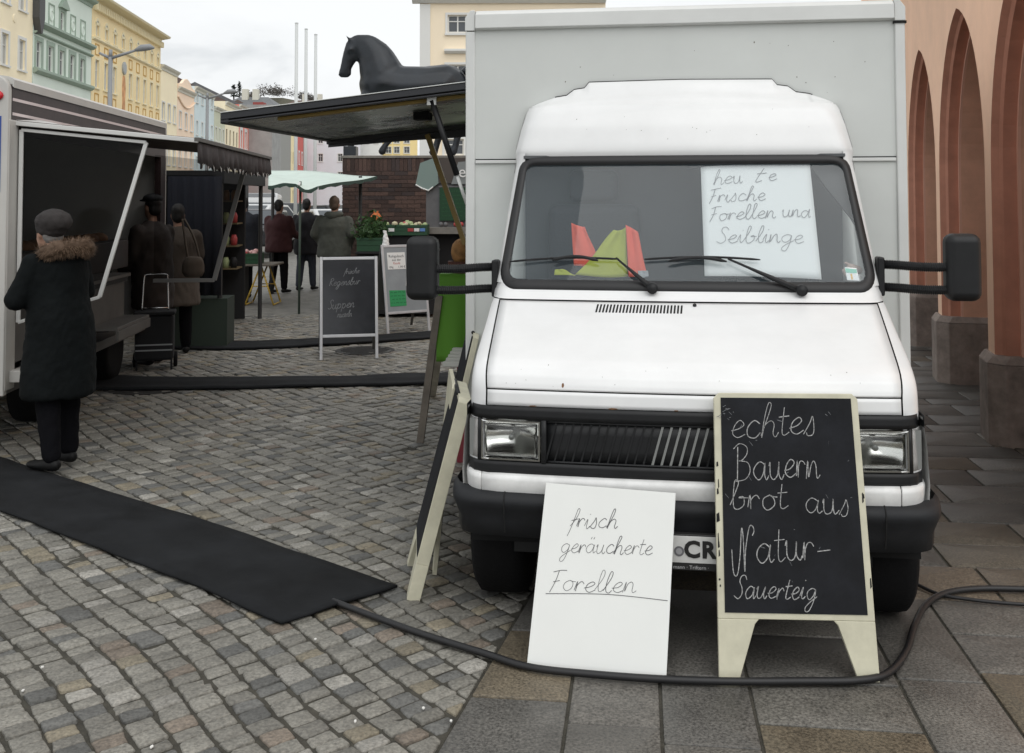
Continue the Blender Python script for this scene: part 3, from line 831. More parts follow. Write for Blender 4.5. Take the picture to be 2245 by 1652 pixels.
# licence plate
PL = empty('licence_plate', parent=VAN)
M_plate = mat('plate_white', (.62, .62, .60), .4, nscale=10, namt=.12); M_ptxt = mat('plate_black', (.012, .012, .012), .5); M_plastk = mat('plate_holder', (.02, .02, .02), .5)
pz0, pz1, pu0, pu1, pv = .362, .462, -.27, .25, -.034
b = B(); b.box(pu0-.008, pu1+.008, pv, pv+.03, pz0-.03, pz1+.006); b.build('holder', M_plastk, PL, bevel=.003)
b = B(); b.box(pu0, pu1, pv-.004, pv-.0005, pz0, pz1); b.build('plate', M_plate, PL, bevel=.001)
pm = lambda x, z: (lambda a, c, l: (x+a, pv-.005-l, z+c))
printed('C', .086, pm(.004, .411), M_ptxt, PL, 'letter', bold=.0035); printed('R', .086, pm(.066, .411), M_ptxt, PL, 'letter', bold=.0035)
printed('mann \u00b7 Triftern \u00b7', .020, (lambda a, c, l: (.0+a, pv-.002-l, pz0-.017+c)), mat('holder_print', (.5, .5, .5), .5), PL, 'lettering')
b = B(); b.lathe([(.019, pv-.006), (.019, pv-.0045)], (-.045, 0, .405), 20, 'y'); b.build('seal_sticker', mat('plate_seal', (.14, .14, .15), .4), PL)
b = B(); b.lathe([(.012, pv-.0065), (.012, pv-.0062)], (-.045, 0, .405), 16, 'y'); b.build('seal_crest', mat('plate_seal_light', (.33, .33, .34), .4), PL)
# wheels
for sg in (-1, 1):
    for wv in (.60, 3.7):
        Wh = empty('wheel', parent=VAN)
        cx = sg*.80
        b = B(); b.lathe([(.19, -.11), (.29, -.115), (.318, -.095), (.325, -.06), (.325, .06), (.318, .095), (.29, .115), (.19, .11)], (cx, wv, .325), 28, 'x'); b.build('tyre', M_tyre, Wh, smooth=True)
        b = B(); b.lathe([(.06, -.06), (.19, -.07), (.195, .0), (.19, .07), (.06, .06)], (cx, wv, .325), 20, 'x'); b.build('rim', M_rim, Wh, smooth=True)
b = B(); b.box(-.72, .72, .25, 5.0, .28, .42); b.build('chassis', M_blk, VAN)
for sg in (-1, 1):   # dark wheel housings
    b = B(); rows = []
    for a in range(0, 181, 15): rows.append([(sg*.60, .62+.40*math.cos(R(a)), .33+.40*math.sin(R(a))*.62), (sg*.90, .62+.40*math.cos(R(a)), .33+.40*math.sin(R(a))*.62)])
    b.grid(rows); b.build('wheel_housing', M_gap, VAN)
# ---- box body
BXW, BV0, BV1, BZ0, BZ1 = 1.15, 1.45, 5.1, .48, 2.775
b = B()
b.box(-BXW+.03, BXW-.03, BV0+.012, BV0+.04, BZ0, BZ1-.04); b.build('box_front_panel', M_box, VAN)
b = B(); b.box(-BXW+.01, BXW-.01, BV0+.04, BV1, BZ1-.05, BZ1-.01); b.build('box_roof', M_box, VAN)
b = B(); b.box(BXW-.04, BXW-.005, BV0+.04, BV1, BZ0, BZ1-.05); b.build('box_right_side', M_box, VAN)
b = B(); b.box(-BXW+.04, BXW-.04, BV1-.04, BV1-.005, BZ0, BZ1-.05); b.build('box_rear', M_box, VAN)
b = B(); b.box(-BXW+.05, BXW-.05, BV0+.05, BV1-.05, BZ0, BZ0+.05); b.build('box_floor', M_box, VAN)
b = B(); b.box(-BXW+.005, -BXW+.04, BV0+.04, BV1, BZ0, 1.05); b.box(-BXW+.005, -BXW+.04, BV0+.04, BV1, 2.345, BZ1-.05); b.box(-BXW+.005, -BXW+.04, BV0+.04, BV0+.2, 1.05, 2.345); b.box(-BXW+.005, -BXW+.04, 3.6, BV1, 1.05, 2.345)
b.build('box_left_side', M_box, VAN)
b = B(); b.box(-BXW+.05, -.4, BV0+.25, 3.55, 1.0, 1.05); b.build('counter', M_boxtrim, VAN)
for sg in (-1, 1):
    a, c = sorted((sg*(BXW-.052), sg*BXW)); b = B(); b.box(a, c, BV0-.004, BV0+.06, BZ0-.01, BZ1-.115); b.build('corner_post', M_boxtrim, VAN, bevel=.008)
    a, c = sorted((sg*(BXW-.053), sg*(BXW+.002))); b = B(); b.prism([(a, BZ1-.112), (c, BZ1-.112), (c, BZ1-.04) if sg > 0 else (c, BZ1), (c-.03, BZ1) if sg > 0 else (a+.03, BZ1), (a, BZ1) if sg > 0 else (a, BZ1-.04)], lambda x, z: (x, BV0-.008, z), lambda x, z: (x, BV0+.07, z)); b.build('corner_cap', M_boxtrim, VAN, bevel=.004)
b = B(); b.prism([(BV0-.006, BZ1-.108), (BV0-.022, BZ1-.100), (BV0-.018, BZ1-.025), (BV0+.02, BZ1), (BV0+.08, BZ1), (BV0+.08, BZ1-.108)], lambda v, z: (-BXW+.056, v, z), lambda v, z: (BXW-.056, v, z)); b.build('top_rail', M_boxtrim, VAN, bevel=.003)
for a, c in ((-BXW+.054, -.85), (.84, BXW-.054)):
    b = B(); b.box(a, c, BV0-.002, BV0+.014, 1.940, 1.958); b.build('trim_strip', M_boxtrim, VAN, bevel=.003)
    b = B(); b.box(a, c, BV0+.004, BV0+.0135, 1.958, 1.9645); b.build('trim_groove', M_gap, VAN)
b = B(); b.box(BXW-.058, BXW+.006, BV0-.010, BV0+.07, BZ1-.125, BZ1-.113); b.build('post_joint', M_gap, VAN)
# ---- side flap and its struts
FL = empty('serving_flap', parent=VAN)
FV0, FV1, FU0, FU1, FZ0, FZ1 = 1.48, 3.42, -1.155, -2.56, 2.335, 2.185
M_flapu = mat('flap_underside_metal', (.42, .44, .42), .25, metal=.7, nscale=1.8, namt=.5, bscale=1.6, bamt=.35, bdist=.08, rvar=.15)
M_flape = mat('flap_dark_profile', (.035, .036, .04), .35, metal=.4)
M_flapy = mat('flap_yellow_strip', (.30, .20, .05), .5)
M_flapt = mat('flap_top_skin', (.62, .62, .6), .45)
fz = lambda u: FZ0+(FZ1-FZ0)*(u-FU0)/(FU1-FU0)
def fl(u, v, dz): return (u, v, fz(u)+dz)
b = B(); b.add([fl(FU0, FV0+.04, .0), fl(FU1+.04, FV0+.04, 0), fl(FU1+.04, FV1-.04, 0), fl(FU0, FV1-.04, 0)], [(0, 1, 2, 3)]); b.build('underside', M_flapu, FL)
b = B(); b.add([fl(FU0, FV0, .052), fl(FU1, FV0, .052), fl(FU1, FV1, .052), fl(FU0, FV1, .052)], [(0, 1, 2, 3)]); b.build('top_skin', M_flapt, FL)
def rail(a, c, dz0, dz1, th, nm, m):
    b = B(); d = np.array(c)-np.array(a); n = np.array([-d[1], d[0], 0]); n = n/np.linalg.norm(n)*th/2
    ps = []
    for p in (a, c):
        for s_ in (-1, 1):
            for dz in (dz0, dz1): ps.append((p[0]+s_*n[0], p[1]+s_*n[1], fz(p[0])+dz))
    b.add(ps, [(0, 1, 3, 2), (4, 6, 7, 5), (0, 2, 6, 4), (1, 5, 7, 3), (0, 4, 5, 1), (2, 3, 7, 6)]); b.build(nm, m, FL, bevel=.004)
rail((FU0, FV0+.02), (FU1, FV0+.02), .012, .050, .05, 'near_rail', M_flape)
rail((FU0, FV0+.012), (FU1, FV0+.012), -.006, .006, .03, 'near_lower_rail', M_flape)
rail((FU0, FV0+.002), (FU1, FV0+.002), .0505, .0555, .03, 'bright_lip', M_boxtrim)
rail((FU0, FV1-.02), (FU1, FV1-.02), -.03, .05, .05, 'far_rail', M_flape)
rail((FU1+.02, FV0), (FU1+.02, FV1), -.012, .05, .05, 'outer_rail', M_flape)
rail((FU0, FV0+.11), (FU1+.30, FV0+.11), -.02, -.001, .055, 'yellow_strip', M_flapy)
b = B(); b.add([fl(FU0, FV1, -.03), fl(FU1, FV1, -.03), fl(FU1, FV1, -.05), fl(-1.95, FV1, -.07), fl(-1.6, FV1, -.09), fl(FU0, FV1, -.10)], [(0, 1, 2, 3, 4, 5)]); b.build('rear_valance', M_flape, FL, solid=.01)
b = B(); b.box(-1.62, -1.52, 2.2, 2.3, fz(-1.57)-.05, fz(-1.57)-.002); b.build('lamp_box', M_gap, FL)
st0 = (-1.355, FV0+.05, fz(-1.355)-.02); st1 = (-1.165, FV0+.09, 1.72); mid = tuple(st0[i]+(st1[i]-st0[i])*.72 for i in range(3))
b = B(); b.tube([st0, mid], .017, 10); b.build('strut_cylinder', M_blk, FL, smooth=True)
b = B(); b.tube([mid, st1], .010, 8); b.build('strut_rod', M_boxtrim, FL, smooth=True)
b = B(); b.obox(st0, (.025, 0, 0), (0, .012, 0), (0, 0, .025)); b.build('strut_bracket', M_boxtrim, FL)
b = B(); b.bar((-1.78, FV1-.1, fz(-1.78)-.05), (-1.50, FV1-.1, 1.42), .035); b.build('yellow_strut', M_flapy, FL)
# ---- mirrors
for sg in (-1, 1):
    MR = empty('wing_mirror', parent=VAN)
    b = B()
    z0, z1 = (1.250, 1.565) if sg < 0 else (1.275, 1.585)
    a, c = sorted((sg*1.195, sg*1.352)); b.box(a, c, .90, 1.02, z0, z1); b.build('housing', M_blk, MR, bevel=.042, seg=5)
    b = B(); b.box(a+.015, c-.015, 1.021, 1.025, z0+.02, z1-.02); b.build('mirror_glass', M_chrome, MR)
    for zz in (z0+.05, z0+.155):
        pts = crom([(sg*.90, .97, zz+.01), (sg*.98, .955, zz+.008), (sg*1.1, .95, zz), (sg*1.22, .95, zz)], 14)
        n_ = len(pts)*3; P_, r_ = [], []
        for k in range(n_):
            q = k/(n_-1)*(len(pts)-1); i = min(int(q), len(pts)-2); P_.append(pts[i]+(pts[i+1]-pts[i])*(q-i)); r_.append(.019+.004*(1 if k % 3 == 0 else 0 if k % 3 == 1 else .3))
        b = B(); b.tube(P_, r_, 12); b.build('ribbed_arm', M_blk, MR, smooth=False)
    b = B(); a, c = sorted((sg*.893, sg*.925)); b.box(a, c, .93, 1.01, z0+.02, z0+.2); b.build('mount', M_blk, MR, bevel=.008)
# ---- wipers
def skin(u, z, o): return np.array(S(u, z, o))
for pu, pz, tip, bl0, bl1, pad in ((-.145, 1.322, (-.315, 1.468), (-.83, 1.445), (-.30, 1.462), (-.62, -.40)), (.53, 1.318, (.205, 1.468), (-.185, 1.462), (.355, 1.463), (-.07, .20))):
    WP = empty('wiper', parent=VAN)
    p0 = skin(pu, pz, .0); 
    b = B(); b.lathe([(.026, -.04), (.026, -.012), (.018, 0)], (0, 0, 0), 14, 'y'); o = b.build('pivot', M_blk, WP, smooth=True); o.location = tuple(p0 + np.array([0, .0, .012]))
    a = skin(pu, pz+.01, .035); t = skin(*tip, .028)
    b = B(); b.tube([a, a+(t-a)*.35, a+(t-a)*.75, t], [.013, .011, .006, .005], 8); b.build('arm', M_blk, WP, smooth=True)
    pts = [skin(bl0[0]+(bl1[0]-bl0[0])*k/16, bl0[1]+(bl1[1]-bl0[1])*k/16+.012*math.sin(math.pi*k/16), .016) for k in range(17)]
    b = B(); b.tube(pts, [.003]+[.006]*15+[.003], 6); b.build('blade', M_blk, WP, smooth=True)
    pts2 = [skin(pad[0]+(pad[1]-pad[0])*k/10, 1.455+.018*math.sin(math.pi*k/10), .030) for k in range(11)]
    b = B(); b.tube(pts2, [.004]+[.009]*9+[.004], 6); b.build('blade_bridge', M_blk, WP, smooth=True)
# ---- cab interior
IN = empty('cab_interior', parent=VAN)
b = B(); rows = []
for v, z in ((.86, 1.335), (1.0, 1.345), (1.1, 1.34), (1.16, 1.30), (1.18, 1.15)): rows.append([(-.84+1.68*i/12, v+.03*abs(i-6)/6, z+.008*math.sin(i*1.3)) for i in range(13)])
b.grid(rows); b.build('dashboard', M_int, IN, smooth=True)
for su in (-.45, .45):
    b = B(); b.box(su-.24, su+.24, 1.30, 1.40, 1.0, 1.72); b.build('seat_back', M_seat, IN, bevel=.05, seg=4)
    b = B(); b.box(su-.13, su+.13, 1.31, 1.39, 1.735, 1.90); b.build('headrest', M_seat, IN, bevel=.04, seg=4)
b = B(); b.tube([(.42+.17*math.cos(R(a)), 1.02+.07*math.sin(R(a)), 1.36+.15*math.sin(R(a))) for a in range(0, 360, 12)], .012, 8, closed=True); b.build('steering_wheel', M_blk, IN, smooth=True)
b = B(); b.box(-.8, .8, 1.2, 1.43, 1.955, 1.97); b.build('headliner', M_int, IN)
b = B(); b.box(-.82, .82, 1.425, 1.437, 1.0, 1.96); b.build('rear_partition', mat('cab_rear_trim', (.085, .09, .095), .8, nscale=1.4, namt=.35), IN)
b = B(); b.add([S(.815, 1.93, -.03), S(.62, 1.935, -.03), S(.70, 1.80, -.035), S(.80, 1.66, -.04), S(.83, 1.60, -.04)], [(0, 1, 2, 3, 4)]); b.build('sun_visor', M_blk, IN, solid=.012)
# wire hanging along the top of the sign
b = B(); b.tube(crom([S(.03, 1.895, -.016), S(.08, 1.905, -.016), S(.25, 1.935, -.017), S(.4, 1.945, -.017), S(.5, 1.955, -.017)], 8), .004, 5); b.tube(crom([S(.33, 1.94, -.018), S(.43, 1.965, -.018), S(.52, 1.95, -.018)], 6), .005, 5); b.build('aerial_wire', M_blk, IN)
# parking card and sticker
STK = empty('sticker', parent=VAN)
so = lambda u, z: S(u, z, -.0095)
b = B(); b.add([so(.745, 1.372), so(.80, 1.370), so(.793, 1.425), so(.74, 1.43)], [(0, 1, 2, 3)]); b.build('sticker_sheet', M_paper, STK)
sp = lambda u, z: S(u, z, -.0085)
b = B(); b.add([sp(.742, 1.405), sp(.793, 1.402), sp(.793, 1.42), sp(.741, 1.425)], [(0, 1, 2, 3)]); b.build('green_band', mat('sticker_green', (.25, .5, .42), .5), STK)
b = B(); b.add([sp(.764, 1.375), sp(.772, 1.375), sp(.77, 1.40), sp(.762, 1.40)], [(0, 1, 2, 3)]); b.build('orange_mark', mat('sticker_orange', (.75, .45, .12), .5), STK)

# sign behind the windscreen
SG = empty('window_sign', VO, -VA, 'white paper sign with thin handwriting standing behind the windscreen', 'sign')
c4 = [(.068+.03, 1.385), (.601+.03, 1.372), (.601+.028, 1.925), (.066+.03, 1.905)]
def sgm(x, y, l):       # x,y 0..1 -> on the curved screen
    a = (c4[0][0]+(c4[1][0]-c4[0][0])*x, c4[0][1]+(c4[1][1]-c4[0][1])*x); d = (c4[3][0]+(c4[2][0]-c4[3][0])*x, c4[3][1]+(c4[2][1]-c4[3][1])*x)
    return S(a[0]+(d[0]-a[0])*y, a[1]+(d[1]-a[1])*y + .006*math.sin(3*x), -.022+l)
b = B(); b.grid([[sgm(i/16, j/16, 0) for i in range(17)] for j in range(17)]); b.build('paper', M_paper, SG, smooth=True, solid=.002)
sgw = lambda x, y, l: sgm(x/.53, y/.55, l)
def sgx(text, x, y, x2, xh_px, sl=.15, rise=0.0):
    v_ = (613-y)/243; xl, xr = 1548-11*v_, 1805-27*v_; k = .53/(xr-xl); X0 = (x-xl)*k; wd_ = (x2-x)*k; xh = xh_px*k
    tot = sum(GLY[ch][0] for ch in text); return (text, X0, v_*.55, xh, sl, rise, wd_/(tot*xh))
handwriting([sgx('heu', 1565, 413, 1630, 18), sgx('t', 1650, 411, 1672, 19, .35), sgx('e', 1686, 409, 1706, 17), sgx('Frische', 1556, 453, 1681, 17), sgx('Forellen', 1557, 494, 1704, 17, .15, .02), sgx('und', 1718, 488, 1781, 16), sgx('Seiblinge', 1571, 543, 1766, 19)],
            .0030, .006, sgw, m=M_ink, parent=SG, seed=3, jit=.04)
# high-visibility vest lying on the dashboard
VS = empty('safety_vest', VO, -VA, 'orange and yellow safety vest folded on the dashboard', 'vest')
def cloth(name, P, m, amp, seed):
    # P: 4 corners (bl, br, tr, tl) in (u, v, z)
    P = [np.array(p, float) for p in P]; rows = []
    for j in range(15):
        rw = []
        for i in range(15):
            x, y = i/14, j/14; p = P[0]*(1-x)*(1-y)+P[1]*x*(1-y)+P[2]*x*y+P[3]*(1-x)*y
            rw.append(tuple(p+np.array([0, amp*math.sin(9*x+seed)*(.3+y*.7), amp*.6*math.sin(7*y+4*x+seed)])))
        rows.append(rw)
    b = B(); b.grid(rows); return b.build(name, m, VS, smooth=True, solid=.003)
def vz(x, y, v): u, z = van_uv(x, y, v); return (u, v, z)
cloth('orange_panel', [vz(1258, 585, 1.06), vz(1320, 590, 1.06), vz(1282, 497, 1.10), vz(1252, 492, 1.10)], M_orange, .008, 1)
cloth('yellow_panel', [vz(1260, 606, 1.02), vz(1376, 606, 1.02), vz(1372, 500, 1.08), vz(1345, 506, 1.08)], M_yellowf, .012, 2)
cloth('orange_panel', [vz(1378, 606, 1.00), vz(1418, 606, 1.00), vz(1398, 512, 1.06), vz(1372, 492, 1.07)], M_orange, .008, 4)
cloth('grey_strip', [vz(1400, 612, .97), vz(1422, 608, .97), vz(1420, 596, .99), vz(1398, 594, .99)], mat('vest_grey', (.3, .32, .33), .5), .003, 4)
cloth('yellow_corner', [vz(1215, 603, .96), vz(1262, 606, .96), vz(1235, 592, .98), vz(1216, 592, .98)], M_yellowf, .003, 5)
GLV = empty('work_glove', VO, -VA, 'pale glove lying on the dashboard by the windscreen sticker', 'glove')
bb = Blob(); q0 = np.array(vz(1868, 590, .98))
bb.cap(q0, .022, q0+(.03, .01, -.01), .02)
for k in range(4): bb.cap(q0+(-.005-.006*k, 0, .012-.012*k), .008, q0+(-.045+.004*k, -.01, -.01-.008*k), .006)
bb.cap(q0+(.0, 0, .01), .008, q0+(-.03, 0, .025), .007)
bb.build('glove_shell', mat('glove_cloth', (.5, .38, .33), .9), GLV, voxel=.004, smooth=3)

# stone chips and grime spots on the old paint
M_chip = mat('paint_chip_dark', (.16, .14, .12), .8); M_rust = mat('rust_spot', (.20, .10, .045), .9, nscale=60, namt=.5)
r7 = random.Random(31)
def spot(par, u, z, w, h, m, nm):
    b = B(); n_ = 7; b.poly([S(u+w*math.cos(6.283*k/n_)*r7.uniform(.6, 1), z+h*math.sin(6.283*k/n_)*r7.uniform(.6, 1), .0012) for k in range(n_)]); b.build(nm, m, par)
for _ in range(16): spot(hood, r7.uniform(-.75, .75), r7.uniform(.99, 1.09), r7.uniform(.0012, .003), r7.uniform(.0008, .002), M_chip, 'stone_chip')
for _ in range(14): spot(VAN, r7.uniform(-.7, .7), r7.uniform(2.02, 2.2), r7.uniform(.0015, .0035), r7.uniform(.001, .0028), M_chip, 'stone_chip')
for u, z, w, h in ((-.62, .916, .02, .0025), (-.30, .916, .025, .003), (-.05, .916, .012, .002), (.42, .916, .02, .0025), (.60, .977, .01, .002), (-.5, 1.0, .006, .012)): spot(VAN, u, z, w, h, M_rust, 'rust_spot')
for u, w in ((.86, .02), (.80, .012), (-.87, .015), (.885, .012)):
    b = B(); b.poly([S(u+w*math.cos(6.283*k/9)*r7.uniform(.6, 1), .572+.006*math.sin(6.283*k/9)*r7.uniform(.5, 1), .034) for k in range(9)]); b.build('rust_spot', M_rust, AP)
for _ in range(22):
    u, z = r7.uniform(-1.0, 1.0), r7.uniform(1.99, 2.6); w = r7.uniform(.0015, .004); b = B(); b.poly([(u+w*math.cos(6.283*k/7)*r7.uniform(.5, 1), BV0+.0112, z+w*math.sin(6.283*k/7)*r7.uniform(.5, 1.6)) for k in range(7)]); b.build('grime_spot', M_chip, VAN)

# ================================================================== SIGNS AND BOARDS AROUND THE VAN
M_cream = mat('cream_board_plastic', (.60, .575, .44), .5, nscale=9, namt=.12, bscale=20, bamt=.1)
M_chalkb = mat('chalkboard_black', (.012, .013, .016), .75, spec=.25, n2=(5, .55), nscale=4, namt=.45, rvar=.1)
M_chalk = mat('chalk', (.34, .34, .335), .95, nscale=120, namt=.6)
M_chalkd = mat('faint_chalk', (.20, .21, .22), .95, nscale=160, namt=.5)
M_foam = mat('white_foam_board', (.82, .83, .80), .6, nscale=3, namt=.02, bscale=4, bamt=.05)
M_pen = mat('black_pen_ink', (.10, .10, .105), .7)
M_alu = mat('snap_frame_aluminium', (.62, .63, .65), .4, metal=.2, nscale=4, namt=.1)
def frame_from(O, X, Y):
    """maps (x, y, lift) to 3-D: origin O, X right, Y up along the board, lift towards the viewer"""
    O, X, Y = np.array(O, float), np.array(X, float), np.array(Y, float)
    X = X/np.linalg.norm(X); Y = Y - X*(X @ Y); Y = Y/np.linalg.norm(Y); N = np.cross(X, Y)
    return lambda x, y, l=0.0: tuple(O + X*x + Y*y + N*l)
def slabpoly(b, f, poly, l0, l1): return b.prism(poly, lambda x, y: f(x, y, l0), lambda x, y: f(x, y, l1))
def rpoly(x0, x1, y0, y1, r=.02, n=5):
    P = []
    for cx, cy, a0 in ((x1-r, y1-r, 0), (x0+r, y1-r, 90), (x0+r, y0+r, 180), (x1-r, y0+r, 270)):
        for k in range(n+1): P.append((cx+r*math.cos(R(a0+90*k/n)), cy+r*math.sin(R(a0+90*k/n))))
    return P
def chalk_panel(par, f, W_, H_, leg, w_top, faces=True, th=.022, m=M_cream):
    """cream plastic panel with two splayed legs; the dark writing surface lies in its front"""
    k = leg/H_
    xl = lambda y: -(W_/2) + (W_-w_top)/2*(y/H_); xr = lambda y: -xl(y)
    lw = .075
    r = .02
    poly = [(xl(0), .004), (xl(0)+lw, 0), (xl(leg)+.135, leg*.93), (xl(leg)+.15, leg), (xr(leg)-.15, leg), (xr(leg)-.135, leg*.93), (xr(0)-lw, 0), (xr(0), .004),
            (xr(H_-r), H_-r), (xr(H_)-r, H_), (xl(H_)+r, H_), (xl(H_-r), H_-r)]
    # outline split into convex pieces so that it closes properly
    b = B()
    slabpoly(b, f, [(xl(0), .0), (xl(0)+lw, 0), (xl(leg)+.135, leg*.92), (xl(leg)+.15, leg), (xl(leg), leg)], -th, 0); b.build('leg', m, par, bevel=.003)
    b = B(); slabpoly(b, f, [(xr(0)-lw, 0), (xr(0), 0), (xr(leg), leg), (xr(leg)-.15, leg), (xr(leg)-.135, leg*.92)], -th, 0); b.build('leg', m, par, bevel=.003)
    b = B(); slabpoly(b, f, [(xl(leg), leg), (xr(leg), leg), (xr(H_-r), H_-r), (xr(H_)-r, H_), (xl(H_)+r, H_), (xl(H_-r), H_-r)], -th, -.0005); b.build('panel', m, par, bevel=.003)
    if faces:
        y0, y1 = leg+.022, H_-.018; i = .026
        b = B(); slabpoly(b, f, [(xl(y0)+i, y0), (xr(y0)-i, y0), (xr(y1)-i, y1), (xl(y1)+i, y1)], -.0003, .0025); b.build('writing_surface', M_chalkb, par)
    return xl, xr
# --- A-board leaning on the van's front
def vl(u, v, z): return VO + VU*u + VV*v + np.array([0, 0, z])
f0l, f0r = vl(.093, -.185, .0), vl(.668, -.135, .0); t0 = vl(.368, .028, 1.0)
AB = empty('chalkboard_stand', (f0l+f0r)/2, 0, 'cream framed chalkboard with chalk lettering leaning on the right of the van front', 'chalkboard')
org = (f0l+f0r)/2
fA = frame_from((0, 0, 0), f0r-f0l, t0-org)
HA = float(np.linalg.norm(t0-org)); WA = float(np.linalg.norm(f0r-f0l))
chalk_panel(AB, fA, WA, HA, .205, .545)
# scuffs along the frame
for i in range(13):
    y = random.uniform(.25, HA-.03); sd = random.choice((-1, 1)); x = sd*(WA/2-(WA-.545)/2*(y/HA)-random.uniform(.004, .012))
    b = B(); w_, h_ = random.uniform(.002, .005), random.uniform(.003, .02); b.add([fA(x-w_, y-h_, .0008), fA(x+w_, y-h_*.7, .0008), fA(x+w_*.6, y+h_, .0008), fA(x-w_*.8, y+h_*.8, .0008)], [(0, 1, 2, 3)]); b.build('scuff', M_gap, AB)
def bpx(x, y): # photo point -> board coordinates, plane intersection
    r = _ray(x, y); c = np.array([0, 0, CAM_H]); X = np.array(fA(1, 0))-np.array(fA(0, 0)); Y = np.array(fA(0, 1))-np.array(fA(0, 0)); N = np.cross(X, Y)
    t = ((org-c) @ N)/(r @ N); q = c+r*t-org; return float(q @ X), float(q @ Y)
def wd(text, x, y, x2, xh_px, sl=.12, rise=0.0):
    a, c = bpx(x, y), bpx(x2, y); xh = xh_px*(c[0]-a[0])/(x2-x)*1.0
    tot = sum(GLY[{'\u00e4': 'a'}.get(ch, ch)][0] for ch in text); xs = (c[0]-a[0])/(tot*xh)
    return (text, a[0], a[1], xh, sl, rise, xs)
handwriting([wd('echtes', 1600, 962, 1788, 36, .1, .05), wd('Bauern', 1610, 1054, 1798, 38, .03, .04), wd('brot', 1598, 1119, 1727, 31, .03, .03), wd('aus', 1762, 1128, 1862, 32, .05, -.02),
             wd('Natur-', 1604, 1234, 1820, 41, .03, .03), wd('Sauerteig', 1605, 1313, 1788, 25, .25, .0)], .0034, .0038, fA, m=M_chalk, parent=AB, seed=5, jit=.035)
b = B()
for i in range(34):     # chalk dust and tick marks
    x, y = random.uniform(-.25, .25), random.uniform(.28, HA-.06); l = random.uniform(.004, .02); a = random.uniform(0, 6.28); w_ = .0009
    if i < 14: x, y = random.uniform(-.262, -.20), random.uniform(HA-.10, HA-.04)
    dx, dy = math.cos(a)*l/2, math.sin(a)*l/2; b.add([fA(x-dx, y-dy-w_, .0032), fA(x+dx, y+dy-w_, .0032), fA(x+dx, y+dy+w_, .0032), fA(x-dx, y-dy+w_, .0032)], [(0, 1, 2, 3)])
b.build('chalk_marks', M_chalkd, AB)
# --- white board leaning on the bumper
f1l, f1r = vl(-.612, -.20, .006), vl(-.098, -.235, .006)
t1l = vl(-.560, -.018, .640); t1r = vl(-.055, -.022, .618)
o1_ = (f1l+f1r)/2; fW = frame_from((0, 0, 0), f1r-f1l, (t1l+t1r)/2-o1_)
WB = empty('white_board', o1_, 0, 'white foam board with handwriting leaning on the van bumper', 'sign')
X1 = (f1r-f1l)/np.linalg.norm(f1r-f1l); Y1 = np.array(fW(0, 1))
cor = [((p-o1_) @ X1, (p-o1_) @ Y1) for p in (f1l, f1r, t1r, t1l)]
b = B(); slabpoly(b, fW, cor, -.006, 0); b.build('board', M_foam, WB, bevel=.0015)
def wpx(x, y):
    r = _ray(x, y); c = np.array([0, 0, CAM_H]); N = np.cross(X1, Y1); t = ((o1_-c) @ N)/(r @ N); q = c+r*t-o1_; return float(q @ X1), float(q @ Y1)
def ww(text, x, y, x2, y2, xh_px, sl=.2):
    a, c = wpx(x, y), wpx(x2, y2); xh = xh_px*(c[0]-a[0])/(x2-x); tot = sum(GLY[{'\u00e4': 'a'}.get(ch, ch)][0] for ch in text)
    return (text, a[0], a[1], xh, sl, (c[1]-a[1])/(c[0]-a[0]), (c[0]-a[0])/(tot*xh))
handwriting([ww('frisch', 1248, 1158, 1352, 1160, 20), ww('ger\u00e4ucherte', 1226, 1212, 1428, 1218, 19), ww('Forellen', 1203, 1296, 1392, 1302, 22, .15)], .0021, .0012, fW, m=M_pen, parent=WB, seed=9, jit=.025)
u_a, u_b, u_c = wpx(1195, 1302), wpx(1330, 1304), wpx(1462, 1318)
b = B(); P_ = crom([u_a, u_b, u_c], 10); b.grid([[fW(p[0], p[1]+.0012, .0012) for p in P_], [fW(p[0], p[1]-.0012, .0012) for p in P_]]); b.build('underline', M_pen, WB)
# --- two folded A-boards leaning against the van's left side, seen from their edge
def leaning(label, foot_px, along, d_len, top_shift, height, th, second):
    p = gnd(*foot_px); T = empty('folded_chalkboard', p, 0, label, 'chalkboard', 'chalkboards leaning on the side of the van')
    along = np.array([*along, 0.0]); along = along/np.linalg.norm(along)
    up_ = np.array([top_shift[0], top_shift[1], math.sqrt(height**2-top_shift[0]**2-top_shift[1]**2)]); up_ = up_/height
    f1 = frame_from(along*d_len/2, -along, up_)
    chalk_panel(T, f1, d_len, height, .16, d_len-.03, th=th)
    if second:
        off = np.array([second, .30, 0]); o2 = off + along*d_len/2
        f2 = frame_from(o2, along, (up_*height - off)*1.0)
        chalk_panel(T, f2, d_len, float(np.linalg.norm(up_*height-off))*.97, .16, d_len-.03, th=.02)
    b = B(); q = np.array(up_)*height; b.tube([tuple(q+along*.08), tuple(q+along*(d_len-.08))], .010, 8); b.build('hinge', M_blk, T, smooth=True)
    return T
leaning('near cream edged chalkboard leaning on the left side of the van', (890, 1316), (-.095, 1), .50, (.225, .06), .90, .058, .11)
leaning('far taller chalkboard with dark face behind another at the van side', (936, 1170), (-.13, 1), .42, (.245, .03), 1.06, .03, 0)
